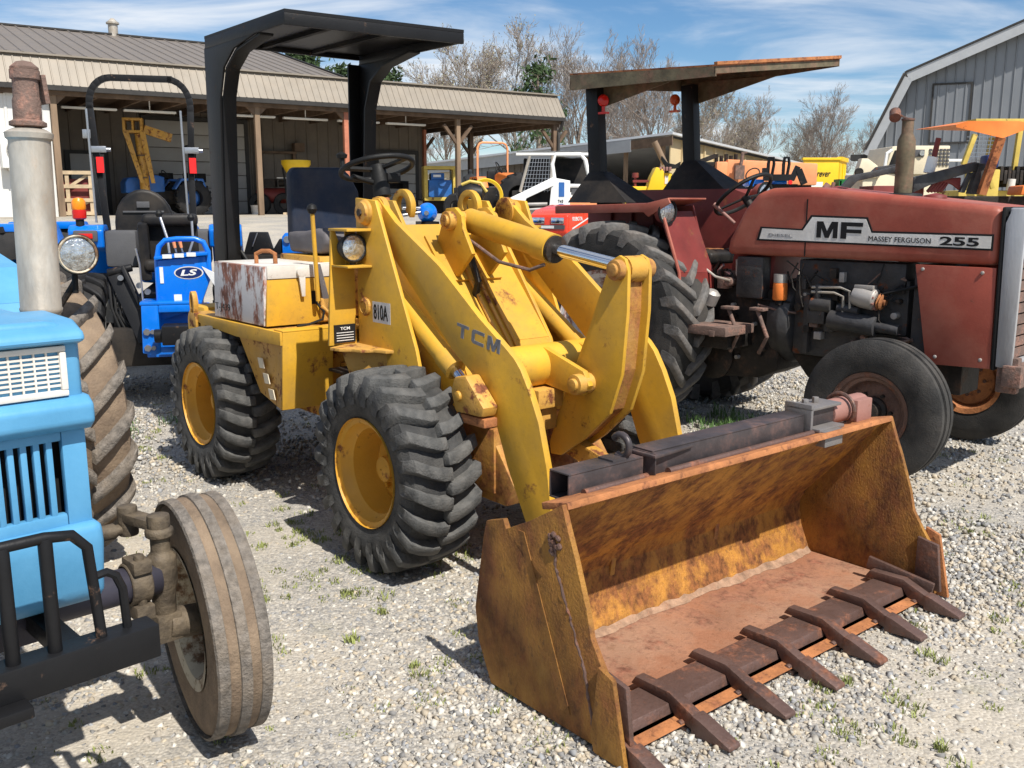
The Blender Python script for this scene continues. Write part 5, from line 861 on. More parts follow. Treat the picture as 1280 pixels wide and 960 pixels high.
def small_tractor(t, body, hood=None, rops=True, roll=None):
    for s in (-1, 1):
        part('rear_tyre', 'tyre_black', t, lambda m: (m.lathe([(.30,-.15),(.52,-.17),(.60,-.12),(.60,.12),(.52,.17),(.30,.15)], (s*.6,-.3,.6), (1,0,0), 32, closed=True), [lug(m, (0,0,0), [], 0) if 0 else m.bar((s*.6-.16,-.3+.6*math.cos(a),.6+.6*math.sin(a)),(s*.6+.16,-.3+.6*math.cos(a+.25),.6+.6*math.sin(a+.25)),.06,.06,(0,math.cos(a),math.sin(a))) for a in np.linspace(0,6.28,19)[:-1]])); part('rear_rim', body, t, lambda m: m.lathe([(.31,-.12),(.2,-.02),(.01,-.02)], (s*.6,-.3,.6), (s,0,0), 20))
        part('front_tyre', 'tyre_black', t, lambda m: m.lathe([(.16,-.09),(.30,-.1),(.35,-.06),(.35,.06),(.30,.1),(.16,.09)], (s*.5,1.45,.35), (1,0,0), 24, closed=True)); part('fender', body, t, lambda m: m.prism([(-.75,.95),(-.65,1.25),(.1,1.25),(.35,.9),(.3,.88),(.08,1.17),(-.6,1.17),(-.68,.95)], 'x', min(s*.42,s*.75), max(s*.42,s*.75)), .02)
    part('chassis', 'black_matte', t, lambda m: m.box(-.2,.2,-.5,1.6,.4,.85), .03); part('hood', hood or body, t, lambda m: m.prism([(.5,.8),(.5,1.3),(.8,1.36),(1.7,1.25),(1.8,1.1),(1.8,.75)], 'x', -.28, .28), .05, seg=3)
    part('seat', 'vinyl_black', t, lambda m: (m.box(-.24,.24,-.35,.1,.95,1.05), m.box(-.24,.24,-.42,-.32,1.05,1.45)), .03)
    part('steering_wheel', 'rubber', t, lambda m: m.tube([(.19*math.cos(a),.38+.08*math.sin(a),1.38+.14*math.sin(a)) for a in np.linspace(0,6.28,20,endpoint=False)], .015, 6, True))
    if rops: part('roll_bar', roll or 'black_paint', t, lambda m: m.tube([(-.52,-.5,.9),(-.52,-.5,2.2),(-.45,-.5,2.32),(-.35,-.5,2.36),(.35,-.5,2.36),(.45,-.5,2.32),(.52,-.5,2.2),(.52,-.5,.9)], .035, 8))
t = place('small_tractor', 'small blue tractor with black roll bar parked under the barn porch', 'tractor', 222, 250, 33, 130); small_tractor(t, 'blue_dull')
t = place('small_tractor', 'bright blue tractor behind the silver muffler beside the white wall', 'tractor', 5, 270, 10.8, 100); small_tractor(t, 'blue_ls', rops=False); t.scale = (1.06,)*3
t = place('small_tractor', 'orange tractor with orange roll bar beyond the porch post', 'tractor', 622, 240, 33, 200); small_tractor(t, 'orange', roll='orange_pale'); t.scale = (1.05,)*3
t = place('small_tractor', 'dark tractor with big black tyres behind the white skid loader', 'tractor', 641, 240, 26, 80); small_tractor(t, 'black_matte', rops=False)
for o in [c for c in t.children if c.name.startswith(('hood','fender'))]: bpy.data.objects.remove(o)
t = place('generator', 'yellow framed blue generator set standing under the barn roof', 'generator', 549, 250, 37.8, 12); t.scale = (1.75,1.5,1.32)
part('frame', 'yellow_dim', t, lambda m: (m.box(-.36,.36,-.3,.3,1.30,1.40), m.box(-.36,-.28,-.3,.3,.5,1.3), m.box(.28,.36,-.3,.3,.5,1.3), m.box(-.36,.36,-.3,.3,.4,.5)), .01); part('engine', 'blue_dull', t, lambda m: (m.box(-.26,.26,-.25,.25,.5,1.0), m.box(-.2,.1,-.22,.2,1.0,1.2), m.cyl((.05,-.26,.9),(.05,-.30,.9),.09)), .02); part('control_panel', 'label', t, lambda m: m.box(-.15,.02,-.235,-.222,1.08,1.15)); part('wheels', 'tyre_black', t, lambda m: [m.cyl((s*.4,-.1,.22),(s*.5,-.1,.22),.22,n=20) for s in (-1,1)]); part('leg', 'black_paint', t, lambda m: m.box(-.3,.3,.15,.25,0,.42))
t = place('pressure_tank', 'bright blue round pressure tank with pipe fittings on a stand', 'tank', 534, 265, 12.5, 20)
zt = at(534,266,12.5).z-gz(12.5)
part('shell', 'blue_ls', t, lambda m: m.lathe([(.001,-.20),(.07,-.18),(.125,-.10),(.13,0),(.125,.10),(.07,.18),(.001,.20)], (0,0,zt), (.25,1,0), 28)); part('fitting', 'steel', t, lambda m: (m.cyl((-.06,-.20,zt),(-.08,-.26,zt),.03), m.cyl((-.10,-.10,zt+.01),(-.36,-.14,zt-.03),.022), m.cyl((-.12,-.10,zt+.06),(-.36,-.14,zt+.06),.02))); part('stand', 'black_paint', t, lambda m: (m.box(-.12,.12,-.15,.15,zt-.16,zt-.11), [m.box(x-.02,x+.02,y-.02,y+.02,0,zt-.12) for x in (-.1,.1) for y in (-.13,.13)]))
t = place('spare_rim', 'yellow steel wheel rim leaning behind the loader', 'wheel rim', 607, 240, 11.5, 35); zt = at(607,240,11.5).z-gz(11.5)
part('rim', 'yellow_bright', t, lambda m: m.lathe([(.17,-.07),(.20,-.08),(.21,-.05),(.18,-.03),(.18,.03),(.21,.05),(.20,.08),(.17,.07)], (0,0,zt-.05), (.6,1,0), 32, closed=True)); part('stand', 'black_paint', t, lambda m: m.box(-.1,.1,-.1,.1,0,zt-.22))
t = place('helmet_tank', 'round black fuel tank under yellow guard behind the loader', 'tank', 588, 240, 11.2, 0); zt = at(588,240,11.2).z-gz(11.2)
part('shell', 'black_paint', t, lambda m: m.lathe([(.001,-.17),(.1,-.14),(.14,0),(.1,.14),(.001,.17)], (0,0,zt-.03), (1,0,0), 24)); part('guard', 'yellow_dim', t, lambda m: m.tube([(-.1,-.05,zt+.08),(.0,-.05,zt+.12),(.12,-.05,zt+.10),(.19,-.05,zt)], .02)); part('stand', 'black_paint', t, lambda m: m.box(-.1,.1,-.1,.1,0,zt-.12))
# person in the shade of the barn
p = at(588, 240, 36); pe = bpy.data.meshes.new('person')
J = [(0,0,.95,.15),(0,0,1.2,.16),(0,0,1.40,.15),(0,0,1.50,.06),(0,-.01,1.57,.085),(0,-.01,1.68,.08),(.09,0,.90,.10),(.11,0,.48,.07),(.11,0,.08,.05),(.11,-.14,.04,.04),(-.09,0,.90,.10),(-.11,0,.48,.07),(-.11,0,.08,.05),(-.11,-.14,.04,.04),(.20,0,1.38,.065),(.27,-.04,1.12,.05),(.22,-.22,1.05,.04),(.18,-.32,1.08,.035),(-.20,0,1.38,.065),(-.27,-.04,1.12,.05),(-.22,-.22,1.05,.04),(-.18,-.32,1.08,.035)]
pe.from_pydata([j[:3] for j in J], [(0,1),(1,2),(2,3),(3,4),(4,5),(0,6),(6,7),(7,8),(8,9),(0,10),(10,11),(11,12),(12,13),(2,14),(14,15),(15,16),(16,17),(2,18),(18,19),(19,20),(20,21)], [])
po = link('person', pe, 'shirt'); po.location = (p.x, 36, gz(36)); sk = po.modifiers.new('s', 'SKIN'); po.modifiers.new('u', 'SUBSURF').levels = 2
for i, j in enumerate(J): pe.skin_vertices[0].data[i].radius = (j[3], j[3])
pe.skin_vertices[0].data[0].use_root = True; tag(po, 'person in dark clothes standing in the shade under the barn', 'person')
# white skid steer
t = place('skid_loader', 'white skid steer loader with wire cage cab and blue stripe', 'skid loader', 665, 255, 16, 0); Y0 = 16
X = lambda u: (at(u, 250, Y0).x-t.location.x); Z = lambda v: at(665, v, Y0).z-gz(16)
cb_ = part('cab', 'white', t, lambda m: (m.box(X(645),X(735),.0,.1,Z(194),Z(189)), m.tube([(X(694),0,Z(232)),(X(690),0,Z(205)),(X(694),0,Z(193)),(X(725),0,Z(193)),(X(731),0,Z(200)),(X(738),0,Z(230)),(X(738),0,Z(233)),(X(694),0,Z(232))], .035, 8), m.tube([(X(738),0,Z(232)),(X(738),.9,Z(232)),(X(731),.9,Z(200)),(X(694),.9,Z(192))], .035, 8), m.box(X(645),X(735),.0,1.0,Z(191),Z(189))), .01)
part('cab_front', 'galv', cb_, lambda m: (m.tube([(X(650),.0,Z(240)),(X(662),0,Z(195))], .025), m.tube([(X(690),0,Z(195)),(X(688),0,Z(238))], .025)))
part('window_mesh', 'steel', cb_, lambda m: ([m.tube([(X(651+k*4.2),.02,Z(240)),(X(660+k*3.3),.02,Z(198))], .006, 4) for k in range(10)], [m.tube([(X(652+k*.8),.02,Z(238-k*5)),(X(689),.02,Z(238-k*5))], .006, 4) for k in range(9)]))
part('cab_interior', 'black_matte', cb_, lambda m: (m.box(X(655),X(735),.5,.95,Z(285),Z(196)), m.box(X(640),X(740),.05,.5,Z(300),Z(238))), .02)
am = part('lift_arm', 'white', t, lambda m: (m.prism([(X(640),Z(262)),(X(632),Z(250)),(X(690),Z(222)),(X(692),Z(232)),(X(658),Z(248)),(X(655),Z(256)),(X(640),Z(262))][:6], 'y', -.12, .0), m.prism([(X(684),Z(283)),(X(690),Z(222)),(X(712),Z(226)),(X(712),Z(262)),(X(704),Z(283))], 'y', -.10, .02)), .01)
part('stripe', 'blue_dull', am, lambda m: m.box(X(698),X(705),-.106,-.101,Z(246),Z(228))); part('stripe', 'blue_dull', am, lambda m: m.box(X(698),X(704),-.106,-.101,Z(264),Z(255))); text('743', am, (X(697),-.107,Z(253.5)), (1,0,0), (0,0,1), .09, .05, 'ink', .02)
part('hydraulic_cylinder', 'alu', t, lambda m: (m.cyl((X(645),-.05,Z(256)),(X(684),-.05,Z(255)),.03), m.cyl((X(646),-.05,Z(263)),(X(684),-.05,Z(261)),.025))); part('engine_cover', 'white', t, lambda m: (m.box(X(712),X(745),.0,1.0,Z(290),Z(240)), m.cyl((X(735),.1,Z(228)),(X(748),.1,Z(226)),.06)), .02); part('vent_grid', 'plastic_grey', t, lambda m: m.box(X(714),X(746),-.01,.0,Z(243),Z(234))); part('side_stripe', 'orange_pale', t, lambda m: m.box(X(712),X(746),-.015,.0,Z(258),Z(247)))
for x in (X(650), X(715)): part('wheel', 'tyre_black', t, lambda m: m.cyl((x,-.25,.40),(x,0,.40),.40,n=24), .03)
part('body', 'white_dirty', t, lambda m: m.box(X(640),X(745),.03,1.0,.25,Z(262)), .02)
# red lawn tractor
t = place('lawn_tractor', 'bright red small tractor hood with twin headlights behind the rear tyre', 'tractor', 697, 275, 11, -118); zh = at(697,257,11).z-gz(11)
part('hood', 'red_kub', t, lambda m: m.prism([(-.7,zh-.45),(-.7,zh-.02),(-.3,zh+.01),(.12,zh-.05),(.24,zh-.11),(.26,zh-.30),(.24,zh-.34)], 'y', -.24, .24), .035, seg=3); part('headlight', 'chrome', t, lambda m: (m.box(.235,.262,-.20,-.04,zh-.20,zh-.13), m.box(.235,.262,.04,.20,zh-.20,zh-.13)), .008); part('grille', 'plastic_grey', t, lambda m: m.box(.24,.266,-.21,.21,zh-.26,zh-.215)); part('stripe', 'label', t, lambda m: m.sheet([[(-.55,.2425,zh-.08),(.12,.2425,zh-.25),(.12,.2425,zh-.265),(-.55,.2425,zh-.095)]], .003))
text('KUBOTA', t, (.12,.243,zh-.17), (-1,0,0), (0,0,1), .28, .045, 'label', .02); part('badge', 'label', t, lambda m: m.box(.266,.269,-.08,.08,zh-.252,zh-.222)); part('chassis', 'black_matte', t, lambda m: m.box(-1.2,.2,-.2,.2,.25,zh-.34), .02)
for x, r_ in ((0,.24),(-1.1,.38)):
    for s in (-1,1): part('wheel', 'tyre_black', t, lambda m: m.cyl((x,s*.32,r_),(x,s*.48,r_),r_,n=24), .03)
part('seat', 'vinyl_black', t, lambda m: (m.box(-1.3,-.9,-.2,.2,.75,.85), m.box(-1.35,-1.25,-.2,.2,.85,1.2)), .03)
# yellow attachment in front of the shed, with pole and hoses
t = place('trencher', 'yellow trencher with upright pole and black hoses before the dark shed', 'machine', 835, 230, 21, 0); Y0 = 21; X = lambda u: at(u, 230, Y0).x-t.location.x; Z = lambda v: at(830, v, Y0).z-gz(21)
part('body', 'yellow_bright', t, lambda m: (m.prism([(X(806),Z(244)),(X(812),Z(222)),(X(818),Z(209)),(X(828),Z(212)),(X(828),Z(244))], 'y', -.2, .3), m.box(X(828),X(839),-.1,.3,0,Z(216)), m.box(X(780),X(810),-.1,.3,Z(246),Z(233)), m.box(X(783),X(836),-.15,.25,0,Z(243))), .03)
part('pole', 'wood', t, lambda m: m.cyl((X(833),.3,Z(204)),(X(819),.3,Z(176)),.07)); part('hose', 'rubber', t, lambda m: [m.tube([(X(825),-.1,Z(196+k)),(X(832),-.15,Z(205+k*2)),(X(842),-.15,Z(207+k)),(X(848),-.1,Z(203+k*2)),(X(843),-.1,Z(215)),(X(838),-.1,Z(222))], .02, 6) for k in range(4)]); part('fittings', 'pinkish', t, lambda m: [m.box(X(822+k*4),X(825+k*4),-.2,.0,Z(214),Z(209)) for k in range(4)], .01); part('flag_post', 'red_dark', t, lambda m: (m.cyl((X(794),0,0),(X(794),0,Z(222)),.03), m.cyl((X(794),0,Z(222)),(X(794),0,Z(216)),.07), m.box(X(791),X(810),-.05,.05,Z(228),Z(225)))); part('panel', 'decal_white', t, lambda m: m.box(X(830),X(834),-.11,-.101,Z(230),Z(220)))
# orange tractor
t = place('orange_tractor', 'long pale orange tractor hood with rusty stack beside the beige shed wall', 'tractor', 940, 225, 17.5, 0); Y0 = 17.5; X = lambda u: at(u, 225, Y0).x-t.location.x; Z = lambda v: at(940, v, Y0).z-gz(Y0)
part('hood', 'orange_pale', t, lambda m: (m.box(X(890),X(904),-.35,.35,Z(232),Z(203)), m.prism([(X(904),Z(232)),(X(904),Z(200)),(X(1015),Z(205)),(X(1015),Z(232))], 'y', -.3, .3)), .03); part('exhaust', 'pipe_rust', t, lambda m: (m.box(X(911),X(922),-.5,-.38,Z(225),Z(208)), m.cyl((X(918),-.44,Z(208)),(X(920),-.44,Z(193)),.03), m.bar((X(918),-.44,Z(193)),(X(925),-.44,Z(192)),.05,.03))); part('steering_wheel', 'rubber', t, lambda m: m.tube([(X(932)+.12*math.cos(a),-.5+.05*math.sin(a),Z(219)+.10*math.sin(a)+.04*math.cos(a)) for a in np.linspace(0,6.28,20,endpoint=False)], .012, 6, True)); part('manifold', 'grease', t, lambda m: ([m.cyl((X(893+k*6),-.1,Z(205)),(X(893+k*6),-.1,Z(193+k % 2*2)),.035,n=8) for k in range(5)], m.bar((X(874),-.1,Z(202)),(X(892),-.1,Z(195)),.08,.08), m.box(X(868),X(892),-.2,.2,Z(235),Z(203)))); part('chassis', 'grease', t, lambda m: m.box(X(875),X(1010),-.25,.25,.4,Z(231)), .03)
for x in (X(885), X(1000)): 
    for s in (-1,1): part('wheel', 'tyre_black', t, lambda m: m.cyl((x,s*.45,.5),(x,s*.75,.5),.5,n=28), .04)
t = place('fork_carriage', 'black hydraulic fork carriage with curved arms above the red hood', 'attachment', 980, 215, 9.5, 0); Y0 = 9.5; X = lambda u: at(u, 215, Y0).x-t.location.x; Z = lambda v: at(980, v, Y0).z-gz(Y0)
part('arms', 'black_paint', t, lambda m: ([m.tube([(X(u),0,Z(225)),(X(u),0,Z(205)),(X(u+1),0,Z(197)),(X(u+6),0,Z(197)),(X(u+7),0,Z(205)),(X(u+5),0,Z(220))], .016, 6) for u in (960,979)],)); part('bar', 'black_paint', t, lambda m: (m.box(X(955),X(992),-.03,.03,Z(226),Z(218)), m.bar((X(990),0,Z(225)),(X(997),0,Z(208)),.03,.05), m.bar((X(998),0,Z(212)),(X(1006),0,Z(230)),.04,.06), m.box(X(953),X(959),-.04,.02,Z(219),Z(210)))); part('cover', 'blue_ls', t, lambda m: (m.box(X(938),X(958),.05,.4,Z(233),Z(224)), m.box(X(970),X(987),.05,.3,Z(231),Z(225))), .02); part('legs', 'black_matte', t, lambda m: (m.box(X(945),X(1000),.05,.3,.9,Z(230)), m.box(X(950),X(956),.1,.2,0,.95), m.box(X(990),X(996),.1,.2,0,.95))); part('tag', 'red_tape', t, lambda m: m.cyl((X(987),-.03,Z(228)),(X(987),-.05,Z(228)),.02))
# yellow dump body
t = place('dump_body', 'bright yellow steel dump body with black script lettering', 'dump body', 1038, 220, 24, 0); Y0 = 24; X = lambda u: at(u, 220, Y0).x-t.location.x; Z = lambda v: at(1038, v, Y0).z-gz(Y0)
part('box_side', 'yellow_bright', t, lambda m: (m.box(X(1004),X(1048),0,.08,Z(234),Z(200)), m.box(X(1002),X(1050),-.04,.10,Z(200),Z(197)), m.box(X(1002),X(1072),.10,1.5,Z(236),Z(228))), .01); part('box_end', 'yellow_bright', t, lambda m: (m.sheet([[(X(1048),0,Z(234)),(X(1073),1.0,Z(234)),(X(1073),1.0,Z(199)),(X(1048),0,Z(199))]], .06), m.bar((X(1048),-.02,Z(198.5)),(X(1074),1.0,Z(198.5)),.12,.10), m.bar((X(1059),.35,Z(232)),(X(1059),.35,Z(204)),.05,.05), m.bar((X(1068),.75,Z(232)),(X(1068),.75,Z(204)),.05,.05))); text('Forever', t, (X(1013),-.005,Z(221)), (1,0,0), (0,0,1), .50, .16, 'ink', .02, shear=.3); part('tag', 'label', t, lambda m: m.box(X(1006),X(1021),-.5,-.48,Z(234),Z(228))); part('base', 'grease', t, lambda m: m.box(X(1005),X(1070),.1,1.2,0,Z(234)), .02)
t = place('green_implement', 'small green and pink farm implements below the yellow dump body', 'implement', 1050, 232, 15, 0); Y0 = 15; X = lambda u: at(u, 232, Y0).x-t.location.x; Z = lambda v: at(1050, v, Y0).z-gz(Y0)
part('frame', 'green', t, lambda m: (m.box(X(1047),X(1060),-.1,.2,Z(232),Z(224)), m.box(X(1046),X(1058),-.1,.2,Z(244),Z(236)), m.box(X(1046),X(1049),-.1,.1,0,Z(226)), m.box(X(1057),X(1060),-.1,.1,0,Z(226)))); part('cap', 'pinkish', t, lambda m: (m.cyl((X(1032),0,Z(236)),(X(1036),0,Z(231)),.06), m.cyl((X(1040),0,Z(238)),(X(1042),0,Z(228)),.03))); part('wheel', 'tyre_black', t, lambda m: m.cyl((X(1062),-.1,.45),(X(1062),.1,.45),.45,n=24), .03); part('rail', 'steel_brown', t, lambda m: m.box(X(1028),X(1048),.0,.06,Z(240),Z(237)))
# cream skid loader, dark front loader, orange canopy tractor, yellow forklift frame
t = place('cream_skid_loader', 'cream skid steer loader parked before the grey barn', 'skid loader', 1150, 220, 17, 0); Y0 = 17; X = lambda u: at(u, 220, Y0).x-t.location.x; Z = lambda v: at(1150, v, Y0).z-gz(Y0)
part('body', 'cream', t, lambda m: (m.box(X(1138),X(1185),0,1.1,Z(218),Z(182)), m.prism([(X(1106),Z(212)),(X(1113),Z(183)),(X(1138),Z(181)),(X(1138),Z(218))], 'y', 0, 1.1), m.prism([(X(1070),Z(222)),(X(1076),Z(198)),(X(1084),Z(198)),(X(1102),Z(211)),(X(1100),Z(222))], 'y', 0, .2), m.box(X(1080),X(1180),.05,1.0,.3,Z(217))), .02); part('lamp_panel', 'plastic_grey', t, lambda m: m.box(X(1139),X(1153),-.02,.0,Z(196),Z(187)), .02); part('lamp', 'lamp_glass', t, lambda m: m.cyl((X(1149),-.02,Z(191.5)),(X(1149),-.05,Z(191.5)),.045)); part('vent', 'plastic_grey', t, lambda m: [m.box(X(1159+k*4.4),X(1162+k*4.4),-.02,.0,Z(207-j*4.5),Z(204-j*4.5)) for k in range(6) for j in range(5)]); part('window', 'black_matte', t, lambda m: m.prism([(X(1110),Z(207)),(X(1116),Z(188)),(X(1134),Z(187)),(X(1134),Z(207))], 'y', -.02, .0)); part('side_bar', 'white', t, lambda m: m.box(X(1186),X(1212),.2,.4,Z(201),Z(198))); part('hand_rail', 'white', t, lambda m: m.tube([(X(1102),-.1,Z(212)),(X(1104),-.1,Z(192)),(X(1110),-.1,Z(188))], .03)); part('eye', 'black_matte', t, lambda m: m.cyl((X(1074),-.01,Z(215)),(X(1074),.05,Z(215)),.07)); part('wheel', 'tyre_black', t, lambda m: [m.cyl((X(u),-.2,.45),(X(u),.05,.45),.45,n=24) for u in (1090,1165)], .03)
t = place('canopy_tractor', 'orange canopy tractor with dark front loader arms and white muffler', 'tractor', 1200, 230, 12, 0); Y0 = 12; X = lambda u: at(u, 230, Y0).x-t.location.x; Z = lambda v: at(1200, v, Y0).z-gz(Y0)
part('loader_arm', 'engine_grey', t, lambda m: m.prism([(X(1063),Z(241)),(X(1080),Z(220)),(X(1086),Z(217)),(X(1116),Z(211)),(X(1142),Z(205)),(X(1142),Z(213)),(X(1116),Z(219)),(X(1090),Z(225)),(X(1075),Z(241))], 'y', .5, .6), .01); part('loader_arm', 'engine_grey', t, lambda m: (m.prism([(X(1138),Z(222)),(X(1212),Z(203)),(X(1218),Z(204)),(X(1216),Z(213)),(X(1160),Z(231)),(X(1138),Z(241))], 'y', -.1, .0)), .01); part('loader_arm', 'engine_grey', t, lambda m: m.prism([(X(1120),Z(215)),(X(1130),Z(205)),(X(1165),Z(200)),(X(1165),Z(209))], 'y', .9, 1.0), .01); part('loader_post', 'engine_grey', t, lambda m: (m.prism([(X(1207),Z(242)),(X(1216),Z(205)),(X(1224),Z(205)),(X(1218),Z(243))], 'y', -.12, -.02), m.prism([(X(1198),Z(240)),(X(1208),Z(216)),(X(1212),Z(216)),(X(1204),Z(241))], 'y', -.06, .0)))
cp_ = part('canopy', 'orange', t, lambda m: m.add([(X(1166),-.5,Z(160)),(X(1180),-.5,Z(155.5)),(X(1250),-.3,Z(154)),(X(1300),-.3,Z(163)),(X(1300),1.0,Z(157)),(X(1180),1.0,Z(154)),(X(1166),-.5,Z(163)),(X(1228),-.4,Z(175.5)),(X(1260),-.3,Z(164)),(X(1300),-.3,Z(172))], [(0,1,2,3,4,5),(6,7,1,0),(7,8,2,1),(8,9,3,2)])); part('canopy_post', 'orange_rust', t, lambda m: m.bar((X(1228),-.35,Z(174)),(X(1218),-.2,Z(243)),.08,.09,(1,0,0))); part('canopy_post', 'orange_rust', t, lambda m: m.bar((X(1290),-.3,Z(170)),(X(1280),-.2,Z(243)),.08,.08,(1,0,0))); mf_ = part('muffler', 'white', t, lambda m: m.cyl((X(1164),.1,Z(216)),(X(1168),.1,Z(196)),.065)); part('exhaust_pipe', 'red_dark', mf_, lambda m: m.cyl((X(1169),.1,Z(196)),(X(1173),.1,Z(172)),.033))
part('hood', 'red_dark', t, lambda m: (m.box(X(1096),X(1160),.1,.6,.5,Z(232)), [m.tube([(X(1160+k*4),.0,Z(240)),(X(1170+k*4),.0,Z(226)),(X(1200),.0,Z(224+k*3))], .025, 6) for k in range(5)]), .03); part('fender', 'orange', t, lambda m: (m.prism([(X(1256),Z(244)),(X(1258),Z(233)),(X(1280),Z(231)),(X(1290),Z(200)),(X(1310),Z(200)),(X(1310),Z(244))], 'y', -.4, -.05),), .02); part('lamp', 'lamp_glass', t, lambda m: m.cyl((X(1267),-.40,Z(240)),(X(1267),-.43,Z(240)),.045)); part('chassis', 'grease', t, lambda m: m.box(X(1100),X(1300),.1,.6,.3,Z(245)), .02); part('wheel', 'tyre_black', t, lambda m: [m.cyl((X(u),-.3,r_),(X(u),.0,r_),r_,n=28) for u, r_ in ((1110,.4),(1270,.65))], .03)
t = place('forklift', 'rusty yellow forklift frame with mesh guard behind the orange canopy', 'forklift', 1240, 220, 15, 0); Y0 = 15; X = lambda u: at(u, 220, Y0).x-t.location.x; Z = lambda v: at(1240, v, Y0).z-gz(Y0)
part('guard_frame', 'yellow_dim', t, lambda m: (m.bar((X(1203),0,Z(206)),(X(1214),0,Z(168)),.07,.07,(1,0,0)), m.bar((X(1244),.3,Z(212)),(X(1250),.3,Z(160)),.10,.08,(1,0,0)), m.bar((X(1266),0,Z(225)),(X(1270),0,Z(150)),.07,.07,(1,0,0)), m.box(X(1210),X(1290),-.1,.9,Z(154),Z(149)), m.bar((X(1224),-.2,Z(211)),(X(1234),-.2,Z(236)),.05,.06)), .005); part('mesh_guard', 'steel', t, lambda m: ([m.cyl((X(1215+k*5),.2,Z(212)),(X(1218+k*5),.2,Z(165)),.007,n=4) for k in range(8)], [m.cyl((X(1212),.2,Z(170+k*5)),(X(1250),.2,Z(170+k*5)),.007,n=4) for k in range(9)])); part('body', 'yellow_dim', t, lambda m: (m.box(X(1228),X(1246),-.1,.6,.3,Z(212)), m.box(X(1200),X(1290),.0,.8,.2,Z(238))), .02); part('seat', 'navy', t, lambda m: m.box(X(1226),X(1242),-.15,.1,Z(211),Z(194)), .05); part('tank', 'white_dirty', t, lambda m: m.cyl((X(1260),-.1,Z(238)),(X(1261),-.1,Z(224)),.06)); part('engine', 'grease', t, lambda m: [m.box(X(1246+k*5),X(1250+k*5),-.1,.3,Z(226+k % 3*4),Z(208+k % 2*5)) for k in range(9)], .01); part('wheel', 'tyre_black', t, lambda m: [m.cyl((X(u),-.2,.35),(X(u),.1,.35),.35,n=20) for u in (1212,1280)], .03)
# black and blue implement parts between the loader's roof post and its seat
t = place('blue_implement', 'blue and black tractor implement behind the loader seat', 'implement', 350, 300, 8.3, 0); Y0 = 8.3; X = lambda u: at(u, 300, Y0).x-t.location.x; Z = lambda v: at(350, v, Y0).z-gz(Y0)
part('blue_arm', 'blue_ls', t, lambda m: m.prism([(X(354),Z(318)),(X(354),Z(296)),(X(358),Z(291)),(X(364),Z(290.5)),(X(368),Z(294)),(X(372),Z(300)),(X(395),Z(306)),(X(395),Z(330)),(X(354),Z(330))], 'y', -.05, .05), .01); part('pin', 'steel', t, lambda m: m.cyl((X(361),-.07,Z(299)),(X(361),.07,Z(299)),.03)); part('black_lug', 'black_paint', t, lambda m: (m.prism([(X(302),Z(322)),(X(312),Z(290)),(X(334),Z(290)),(X(342),Z(318)),(X(330),Z(330))], 'y', .0, .06), m.prism([(X(336),Z(320)),(X(350),Z(298)),(X(355),Z(302)),(X(354),Z(322))], 'y', -.02, .06)), .01); part('cross_bar', 'black_matte', t, lambda m: (m.box(X(296),X(420),-.1,.1,.85,Z(318)), m.box(X(305),X(312),-.05,.05,0,.9), m.box(X(400),X(408),-.05,.05,0,.9)), .01); part('hose', 'rubber', t, lambda m: m.tube([(X(285),-.1,Z(322)),(X(296),-.1,Z(312)),(X(305),-.1,Z(314)),(X(312),-.1,Z(326))], .02)); part('cord', 'steel', t, lambda m: m.tube([(X(316),-.02,Z(308)),(X(323),-.02,Z(291))], .005, 5))

# ------------------------------------------------------------ trees
def bare_tree(seed, H=10, kids=(4,4,4,4,3), lean=.0, upward=.55, buds=False):
    rnd = random.Random(seed); trunk, twigs, bud = MB(), MB(), MB()
    def grow(p, d, l, r, lev):
        n = 4 if lev < 2 else 3; P = [p]; q = p.copy(); dd = d.copy(); rs = [r]
        for i in range(n):
            dd = (dd+Vector((rnd.gauss(0,.10),rnd.gauss(0,.10),rnd.gauss(.03,.06)))).normalized(); q = q+dd*(l/n); P.append(q.copy()); rs.append(r*(1-.62*(i+1)/n))
        (trunk if lev < 3 else twigs).tube(P, [max(x, .008) for x in rs], 7 if lev == 0 else 5 if lev < 3 else 3)
        if lev >= len(kids):
            if buds:
                for _ in range(1):
                    c = P[-1]+Vector([rnd.gauss(0,.10) for _ in range(3)]); s_ = rnd.uniform(.012,.03); a, b = Vector([rnd.gauss(0,s_) for _ in range(3)]), Vector([rnd.gauss(0,s_) for _ in range(3)]); bud.add([c-a,c+b,c+a,c-b], [(0,1,2,3)])
            return
        for k in range(kids[lev]+(1 if rnd.random() < .4 else 0)):
            t_ = (rnd.uniform(.32,1) if lev == 0 else rnd.uniform(.2,1)); f = t_*n; i = min(int(f), n-1); o = P[i].lerp(P[i+1], f-i)
            a = rnd.uniform(0, 6.28); side = dd.orthogonal().normalized(); side.rotate(Matrix.Rotation(a, 3, dd)); nd = (dd*upward+side*rnd.uniform(.45,.85)+Vector((0,0,.22))).normalized()
            grow(o, nd, l*rnd.uniform(.42,.68)*(1.1-.35*t_ if lev == 0 else 1), rs[min(i+1,n)]*.62, lev+1)
        if lev < len(kids): grow(P[-1], (dd+Vector((rnd.gauss(0,.2),rnd.gauss(0,.2),.1))).normalized(), l*.5, rs[-1]*.9, lev+1)
    grow(Vector((0,0,0)), Vector((lean,0,1)).normalized(), H*.52, H*.016, 0)
    tops = max(v[2] for v in twigs.v); k = H/tops
    for b in (trunk, twigs, bud): b.v = [(x*k, y*k, z*k) for x, y, z in b.v]
    return trunk, twigs, bud
PROTO = []
